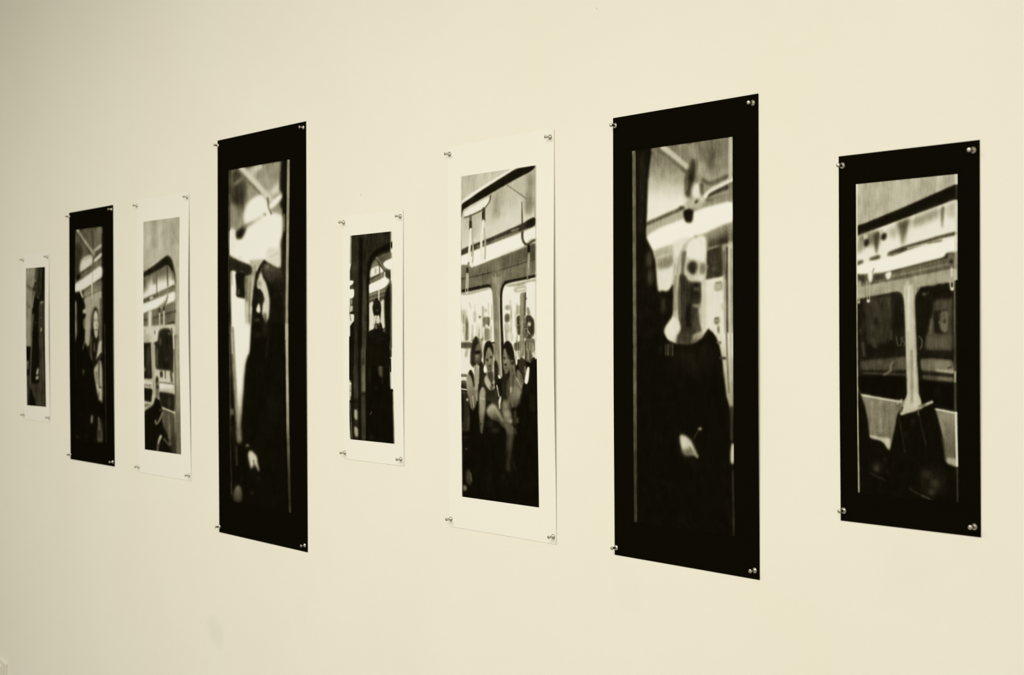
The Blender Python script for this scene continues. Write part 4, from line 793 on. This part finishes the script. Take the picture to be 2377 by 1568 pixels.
FLOOR = material('grey concrete floor', (.2, .19, .17), .5, .3)
fn = node(FLOOR, 'ShaderNodeTexNoise'); fn.inputs['Scale'].default_value = 6; fn.inputs['Detail'].default_value = 8
fr = node(FLOOR, 'ShaderNodeValToRGB'); fr.color_ramp.elements[0].color = (.27, .26, .235, 1); fr.color_ramp.elements[1].color = (.40, .385, .35, 1)
FLOOR.node_tree.links.new(fn.outputs['Fac'], fr.inputs[0]); FLOOR.node_tree.links.new(fr.outputs[0], FLOOR.node_tree.nodes['Principled BSDF'].inputs['Base Color'])

def paper(name, color, rough, spec):
    m = material(name, color, rough, spec)
    n = node(m, 'ShaderNodeTexNoise'); n.inputs['Scale'].default_value = 900
    b = node(m, 'ShaderNodeBump'); b.inputs['Strength'].default_value = .04; b.inputs['Distance'].default_value = .0005
    m.node_tree.links.new(n.outputs['Fac'], b.inputs['Height']); m.node_tree.links.new(b.outputs['Normal'], m.node_tree.nodes['Principled BSDF'].inputs['Normal'])
    return m

BLACK = paper('black printed border', tuple(toned(np.array(.045))), .7, .0)
WHITE = paper('white paper border', (.81, .793, .755), .6, .15)
STEEL = material('brushed steel', (.50, .475, .42), .30, .5, 1.0)
sn = node(STEEL, 'ShaderNodeTexNoise'); sn.inputs['Scale'].default_value = 400
sr = node(STEEL, 'ShaderNodeMapRange'); sr.inputs['To Min'].default_value = .24; sr.inputs['To Max'].default_value = .42
STEEL.node_tree.links.new(sn.outputs['Fac'], sr.inputs['Value']); STEEL.node_tree.links.new(sr.outputs[0], STEEL.node_tree.nodes['Principled BSDF'].inputs['Roughness'])
PLASTIC = material('white socket plastic', (.74, .71, .64), .4, .4)
DARK = material('dark socket holes', (.03, .03, .03), .6, .2)

# ---------------------------------------------------------------- the room
def slab(name, lo, hi, mat):
    bm = bmesh.new(); bmesh.ops.create_cube(bm, size=1)
    for v in bm.verts:
        v.co = Vector([(l + h) / 2 + c * (h - l) for l, h, c in zip(lo, hi, v.co)])
    me = bpy.data.meshes.new(name); bm.to_mesh(me); bm.free()
    return tag(link(name, me, mat), kind='structure')

X0, X1, Y0, ZC = -8.2, 3.2, -5.2, 3.2
slab('wall_back', (X0, 0, 0), (X1, .15, ZC), WALL)
slab('wall_left', (X0 - .15, Y0, 0), (X0, .15, ZC), SIDE)
slab('wall_right', (X1, Y0, 0), (X1 + .15, .15, ZC), SIDE)
slab('wall_front', (X0, Y0 - .15, 0), (X1, Y0, ZC), SIDE)
slab('floor', (X0, Y0, -.15), (X1, 0, 0), FLOOR)
slab('ceiling', (X0, Y0, ZC), (X1, 0, ZC + .15), CEIL)

# ---------------------------------------------------------------- the prints
# corners of each sheet and of the photograph on it: top left, top right, bottom right, bottom left, as pixels of the photograph
PRINTS = [
    dict(sheet=((54.5, 591), (114.5, 586), (117, 982), (57.4, 973)), pic=((61, 623.5), (105.2, 620), (107.6, 945.3), (63.4, 941.4)),
         black=False, paint=paint_narrow_door, base=.05, bow=(.0016, .0022),
         label='small white-bordered print of a dark narrow train door, nearest the socket', short='small white print of a train door'),
    dict(sheet=((161, 494.5), (262.9, 476), (266.8, 1084), (164.3, 1066.4)), pic=((175.5, 534), (246, 525), (248.5, 1030.5), (177, 1024)),
         black=True, paint=paint_hooded_pair, base=.05, bow=(.0012, .0035),
         label='black-bordered print of a man in a cap and a long-haired woman on a train', short='black print of a capped man and woman'),
    dict(sheet=((318.3, 464), (439.5, 446), (444.5, 1117.5), (322, 1096.7)), pic=((333.9, 515.4), (418, 503.8), (421.5, 1055.7), (337.1, 1044)),
         black=False, paint=paint_window_reader, base=.8, bow=(.002, .0045),
         label='white-bordered print of a person seated by a train window under a pale curved wall', short='white print of a seated train passenger'),
    dict(sheet=((505.5, 326.7), (710.9, 281.6), (714.9, 1283.1), (509.6, 1236)), pic=((530.4, 396), (673.7, 370.5), (677.3, 1191.5), (535, 1164)),
         black=True, paint=paint_long_hair, base=.05, bow=(.0015, .0025),
         label='tall black-bordered print of a dark-haired woman in black under glaring lights', short='tall black print of a dark-haired woman'),
    dict(sheet=((797, 502.5), (936.6, 487), (938.5, 1083), (799, 1065.3)), pic=((811.5, 547.8), (911.4, 537.2), (917.4, 1031), (812.5, 1020.2)),
         black=False, paint=paint_doorway_man, base=1, bow=(.001, .0018),
         label='small white-bordered print of a man in black beside a dark pillar', short='small white print of a man in black'),
    dict(sheet=((1040.3, 340.6), (1287, 298.8), (1292.5, 1264.6), (1044, 1222.5)), pic=((1070.6, 410), (1245.9, 383.6), (1252.4, 1178.8), (1073.7, 1153.6)),
         black=False, paint=paint_three_women, base=.05, bow=(.0014, .0034),
         label='white-bordered print of three seated women below hanging strap handles', short='white print of three seated women'),
    dict(sheet=((1423.7, 274.6), (1761, 217.2), (1764, 1347.3), (1427.6, 1288.3)), pic=((1468.1, 351.2), (1701.6, 317.9), (1707, 1246), (1472.5, 1212.5)),
         black=True, paint=paint_pale_woman, base=.05, bow=(.001, .0024),
         label='large black-bordered print of a pale-haired woman in a black top, hand at waist', short='large black print of a pale-haired woman'),
    dict(sheet=((1947.4, 363.5), (2274.7, 324.9), (2277.6, 1248.3), (1952.2, 1209)), pic=((1988, 428.2), (2223.7, 404.3), (2226, 1167), (1993, 1145)),
         black=True, paint=paint_empty_seats, base=.05, bow=(.001, .0016),
         label='black-bordered print of two train windows and empty seats, farthest right', short='black print of empty train seats'),
]
GAP = .0008          # how far the pinned corners stand off the wall
THICK = .0003

def bilinear(q, u, v):
    a = q[0] * (1 - u) + q[1] * u; b = q[3] * (1 - u) + q[2] * u
    return a * (1 - v) + b * v

def sheet_coords(q, p):
    """u, v of a wall point inside the sheet's outline"""
    u = v = .5
    for _ in range(12):
        f = bilinear(q, u, v) - p
        du = (bilinear(q, u + 1e-4, v) - bilinear(q, u, v)) / 1e-4; dv = (bilinear(q, u, v + 1e-4) - bilinear(q, u, v)) / 1e-4
        s = np.linalg.solve(np.stack([du, dv], 1), f); u -= s[0]; v -= s[1]
    return u, v

def stand_off(d, u, v):
    """paper bellies off the wall between its pins, the free long edges most"""
    lo, hi = d['bow']
    e = (lo * (1 - u) + hi * u) * (.55 + .45 * (2 * u - 1) ** 2)
    return GAP + e * math.sin(math.pi * min(max(v, 0), 1)) ** 1.3 * (1 + .18 * math.sin(7 * v + 3 * lo * 1000))

def grid(name, d, q, u0v0, nu, nv, lift, thick, mat, uv=False, origin=Vector((0, 0, 0))):
    """a sheet of nu x nv cells over the (u, v) quadrilateral u0v0, following the belly of the paper"""
    vs, fs, uvs = [], [], []
    for side in ((0, 1) if thick else (0,)):
        for j in range(nv + 1):
            for i in range(nu + 1):
                s, t = i / nu, j / nv
                u, v = bilinear(u0v0, s, t)
                x, z = bilinear(q, u, v)
                y = -(stand_off(d, u, v) + lift - side * thick)
                vs.append(Vector((x, y, z)) - origin); uvs.append((s, 1 - t))
    n = (nu + 1) * (nv + 1); I = lambda i, j, k: k * n + j * (nu + 1) + i
    for j in range(nv):
        for i in range(nu):
            fs.append((I(i, j, 0), I(i, j + 1, 0), I(i + 1, j + 1, 0), I(i + 1, j, 0)))
            if thick: fs.append((I(i, j, 1), I(i + 1, j, 1), I(i + 1, j + 1, 1), I(i, j + 1, 1)))
    if thick:
        for i in range(nu):
            fs += [(I(i, 0, 0), I(i + 1, 0, 0), I(i + 1, 0, 1), I(i, 0, 1)), (I(i, nv, 0), I(i, nv, 1), I(i + 1, nv, 1), I(i + 1, nv, 0))]
        for j in range(nv):
            fs += [(I(0, j, 0), I(0, j, 1), I(0, j + 1, 1), I(0, j + 1, 0)), (I(nu, j, 0), I(nu, j + 1, 0), I(nu, j + 1, 1), I(nu, j, 1))]
    me = bpy.data.meshes.new(name); me.from_pydata(vs, [], fs); me.update()
    for p in me.polygons: p.use_smooth = True
    if thick:
        me.set_sharp_from_angle(angle=math.radians(40))
    if uv:
        l = me.uv_layers.new(name='print')
        for lp in me.loops: l.data[lp.index].uv = uvs[lp.vertex_index]
    me.materials.append(mat)
    return me

for k, d in enumerate(PRINTS):
    q = np.array([on_wall(*c) for c in d['sheet']])
    root = bpy.data.objects.new('photo_print', None); COL.objects.link(root)
    base = Vector(((q[2][0] + q[3][0]) / 2, -GAP, (q[2][1] + q[3][1]) / 2)); root.location = base
    root.empty_display_size = .05
    tag(root, d['label'], 'photograph', 'long photographic prints pinned in a row on the wall')
    full = np.array([(0, 0), (1, 0), (1, 1), (0, 1)], float)
    link('paper_sheet', grid('paper_sheet', d, q, full, 10, 48, 0, THICK, BLACK if d['black'] else WHITE, origin=base), parent=root)
    # the photograph itself: painted in code, straightened, and laid on the same sheet
    cv = Canvas(d['pic'], d['base'], 11 + k); d['paint'](cv)
    pq = np.array(d['pic'])
    tw = int(np.clip(np.ptp(pq[:, 0]) * 2.6, 160, 640)); th = int(np.ptp(pq[:, 1]) * 1.7)
    rgb = cv.texture(d['pic'], tw, th)
    im = bpy.data.images.new('photograph', tw, th)
    px = np.ones((th, tw, 4), np.float32); px[..., :3] = rgb[::-1]
    im.pixels.foreach_set(px.ravel()); im.update(); im.pack()
    m = paper('photographic print', (.5, .5, .5), .7, .0)
    ti = node(m, 'ShaderNodeTexImage'); ti.image = im; ti.extension = 'EXTEND'; ti.interpolation = 'Cubic'
    m.node_tree.links.new(ti.outputs['Color'], m.node_tree.nodes['Principled BSDF'].inputs['Base Color'])
    uq = np.array([sheet_coords(q, np.array(on_wall(*c))) for c in d['pic']])
    link('picture', grid('picture', d, q, uq, 10, 44, .00012, 0, m, True, origin=base), parent=root)

# ---------------------------------------------------------------- steel pushpins: collar against the paper, waisted grip, flat cap
def lathe(name, prof, n=20):
    """profile of (radius, height) turned about the pin's axis, which runs out of the wall (-y)"""
    bm = bmesh.new(); rings = []
    for r, h in prof:
        if r < 1e-6:
            rings.append([bm.verts.new((0, -h, 0))])
        else:
            rings.append([bm.verts.new((r * math.cos(2 * math.pi * i / n), -h, r * math.sin(2 * math.pi * i / n))) for i in range(n)])
    for a, b in zip(rings, rings[1:]):
        for i in range(n):
            j = (i + 1) % n
            f = [a[i % len(a)], a[j % len(a)], b[j % len(b)], b[i % len(b)]]
            f = list(dict.fromkeys(f))
            if len(f) > 2: bm.faces.new(f)
    bmesh.ops.recalc_face_normals(bm, faces=bm.faces)
    for f in bm.faces: f.smooth = True
    me = bpy.data.meshes.new(name); bm.to_mesh(me); bm.free(); me.materials.append(STEEL)
    return me

MM = .001
collar = lathe('collar', [(r * MM, h * MM) for r, h in ((0, 0), (4.3, 0), (4.75, .35), (4.8, .9), (4.45, 1.5), (3.7, 2.2), (2.9, 2.9), (2.45, 3.5), (0, 3.5))])
grip = lathe('grip', [(r * MM, h * MM) for r, h in ((2.45, 3.4), (2.2, 4.4), (2.1, 6), (2.15, 7.6), (2.4, 8.8), (2.75, 9.6))])
cap = lathe('cap', [(r * MM, h * MM) for r, h in ((2.75, 9.5), (3.1, 10.0), (3.25, 10.6), (3.2, 11.3), (2.85, 11.8), (1.5, 12.1), (0, 12.15))])

PINS = [  # sheet by sheet: top left, top right, bottom left, bottom right (centre of the collar, pixels)
    ((55.4, 603.4), (111.4, 596.1), (56.7, 963.1), (114.9, 969.7)),
    ((162.1, 503.3), (260.1, 486.4), (164.7, 1055.8), (263.1, 1072.7)),
    ((318.8, 477.9), (435.6, 457.8), (323, 1084), (440.2, 1103.7)),
    ((507.5, 338), (705.6, 296.2), (511, 1223.2), (708.7, 1266.6)),
    ((798.9, 516.8), (930.1, 502.7), (801.4, 1051.4), (931.7, 1066.7)),
    ((1044.5, 358.3), (1277.9, 318.6), (1047.5, 1205.6), (1285.3, 1246.4)),
    ((1429.5, 291.9), (1749, 239.4), (1432.2, 1271.9), (1753.3, 1324.7)),
    ((1957.3, 384.8), (2260.7, 349.1), (1960.2, 1186), (2263.2, 1223.4)),
]
PLACE = ('top left', 'top right', 'bottom left', 'bottom right')
rng = np.random.RandomState(4)
first = None
for d, four in zip(PRINTS, PINS):
    q = np.array([on_wall(*c) for c in d['sheet']])
    for place, c in zip(PLACE, four):
        x, z = on_wall(*c)
        u, v = sheet_coords(q, np.array((x, z)))
        if first is None:
            pin = bpy.data.objects.new('pushpin', None); COL.objects.link(pin); pin.empty_display_size = .01
            for n, me in (('collar', collar), ('grip', grip), ('cap', cap)):
                link(n, me, parent=pin)
            first = pin
        else:
            pin = first.copy(); COL.objects.link(pin)
            for ch in list(first.children):
                k = ch.copy(); COL.objects.link(k); k.parent = pin
        pin.location = (x, -(stand_off(d, u, v) + .0001), z)
        pin.rotation_euler = (rng.uniform(-.03, .03), 0, rng.uniform(-.05, .05))
        tag(pin, 'steel pushpin, %s corner of %s' % (place, d['short']), 'pushpin', 'steel pushpins holding the prints to the wall')

# ---------------------------------------------------------------- the wall socket in the lower left corner of the view
def rounded_plate(name, w, h, r, y0, y1, mat, parent, bevel=.0015, centre=(0, 0)):
    pts = []
    for cx, cz, a0 in ((w / 2 - r, h / 2 - r, 0), (-w / 2 + r, h / 2 - r, 90), (-w / 2 + r, -h / 2 + r, 180), (w / 2 - r, -h / 2 + r, 270)):
        for k in range(7):
            a = math.radians(a0 + 15 * k); pts.append((cx + r * math.cos(a), cz + r * math.sin(a)))
    bm = bmesh.new(); rings = []
    for y, s in ((y0, 0), (y1 + bevel, 0), (y1 + bevel * .3, bevel * .4), (y1, bevel)):
        rings.append([bm.verts.new((centre[0] + x - s * x / max(w / 2, 1e-6), y, centre[1] + z - s * z / max(h / 2, 1e-6))) for x, z in pts])
    n = len(pts)
    for a, b in zip(rings, rings[1:]):
        for i in range(n): bm.faces.new((a[i], a[(i + 1) % n], b[(i + 1) % n], b[i]))
    bm.faces.new(rings[-1]); bm.faces.new(rings[0])
    bmesh.ops.recalc_face_normals(bm, faces=bm.faces)
    me = bpy.data.meshes.new(name); bm.to_mesh(me); bm.free()
    return link(name, me, mat, parent)

sx, sz = on_wall(17, 1531)
sock = bpy.data.objects.new('wall_socket', None); COL.objects.link(sock)
PW, PH = .16, .12
sock.location = (sx - PW / 2, 0, sz - PH / 2 - .006); sock.rotation_euler = (0, math.radians(5), 0)
tag(sock, 'white plastic wall socket at the foot of the wall, cut off by the left edge', 'wall socket')
rounded_plate('cover_plate', PW, PH, .003, 0, -.008, PLASTIC, sock, .002)
rounded_plate('inner_frame', .092, .092, .004, -.0055, -.0125, PLASTIC, sock, .002)
rounded_plate('insert', .056, .076, .004, -.0105, -.0155, PLASTIC, sock, .002)
for s in (-1, 1):
    rounded_plate('pin_hole', .006, .006, .0029, -.015, -.0158, DARK, sock, .0003, (s * .0095, 0))
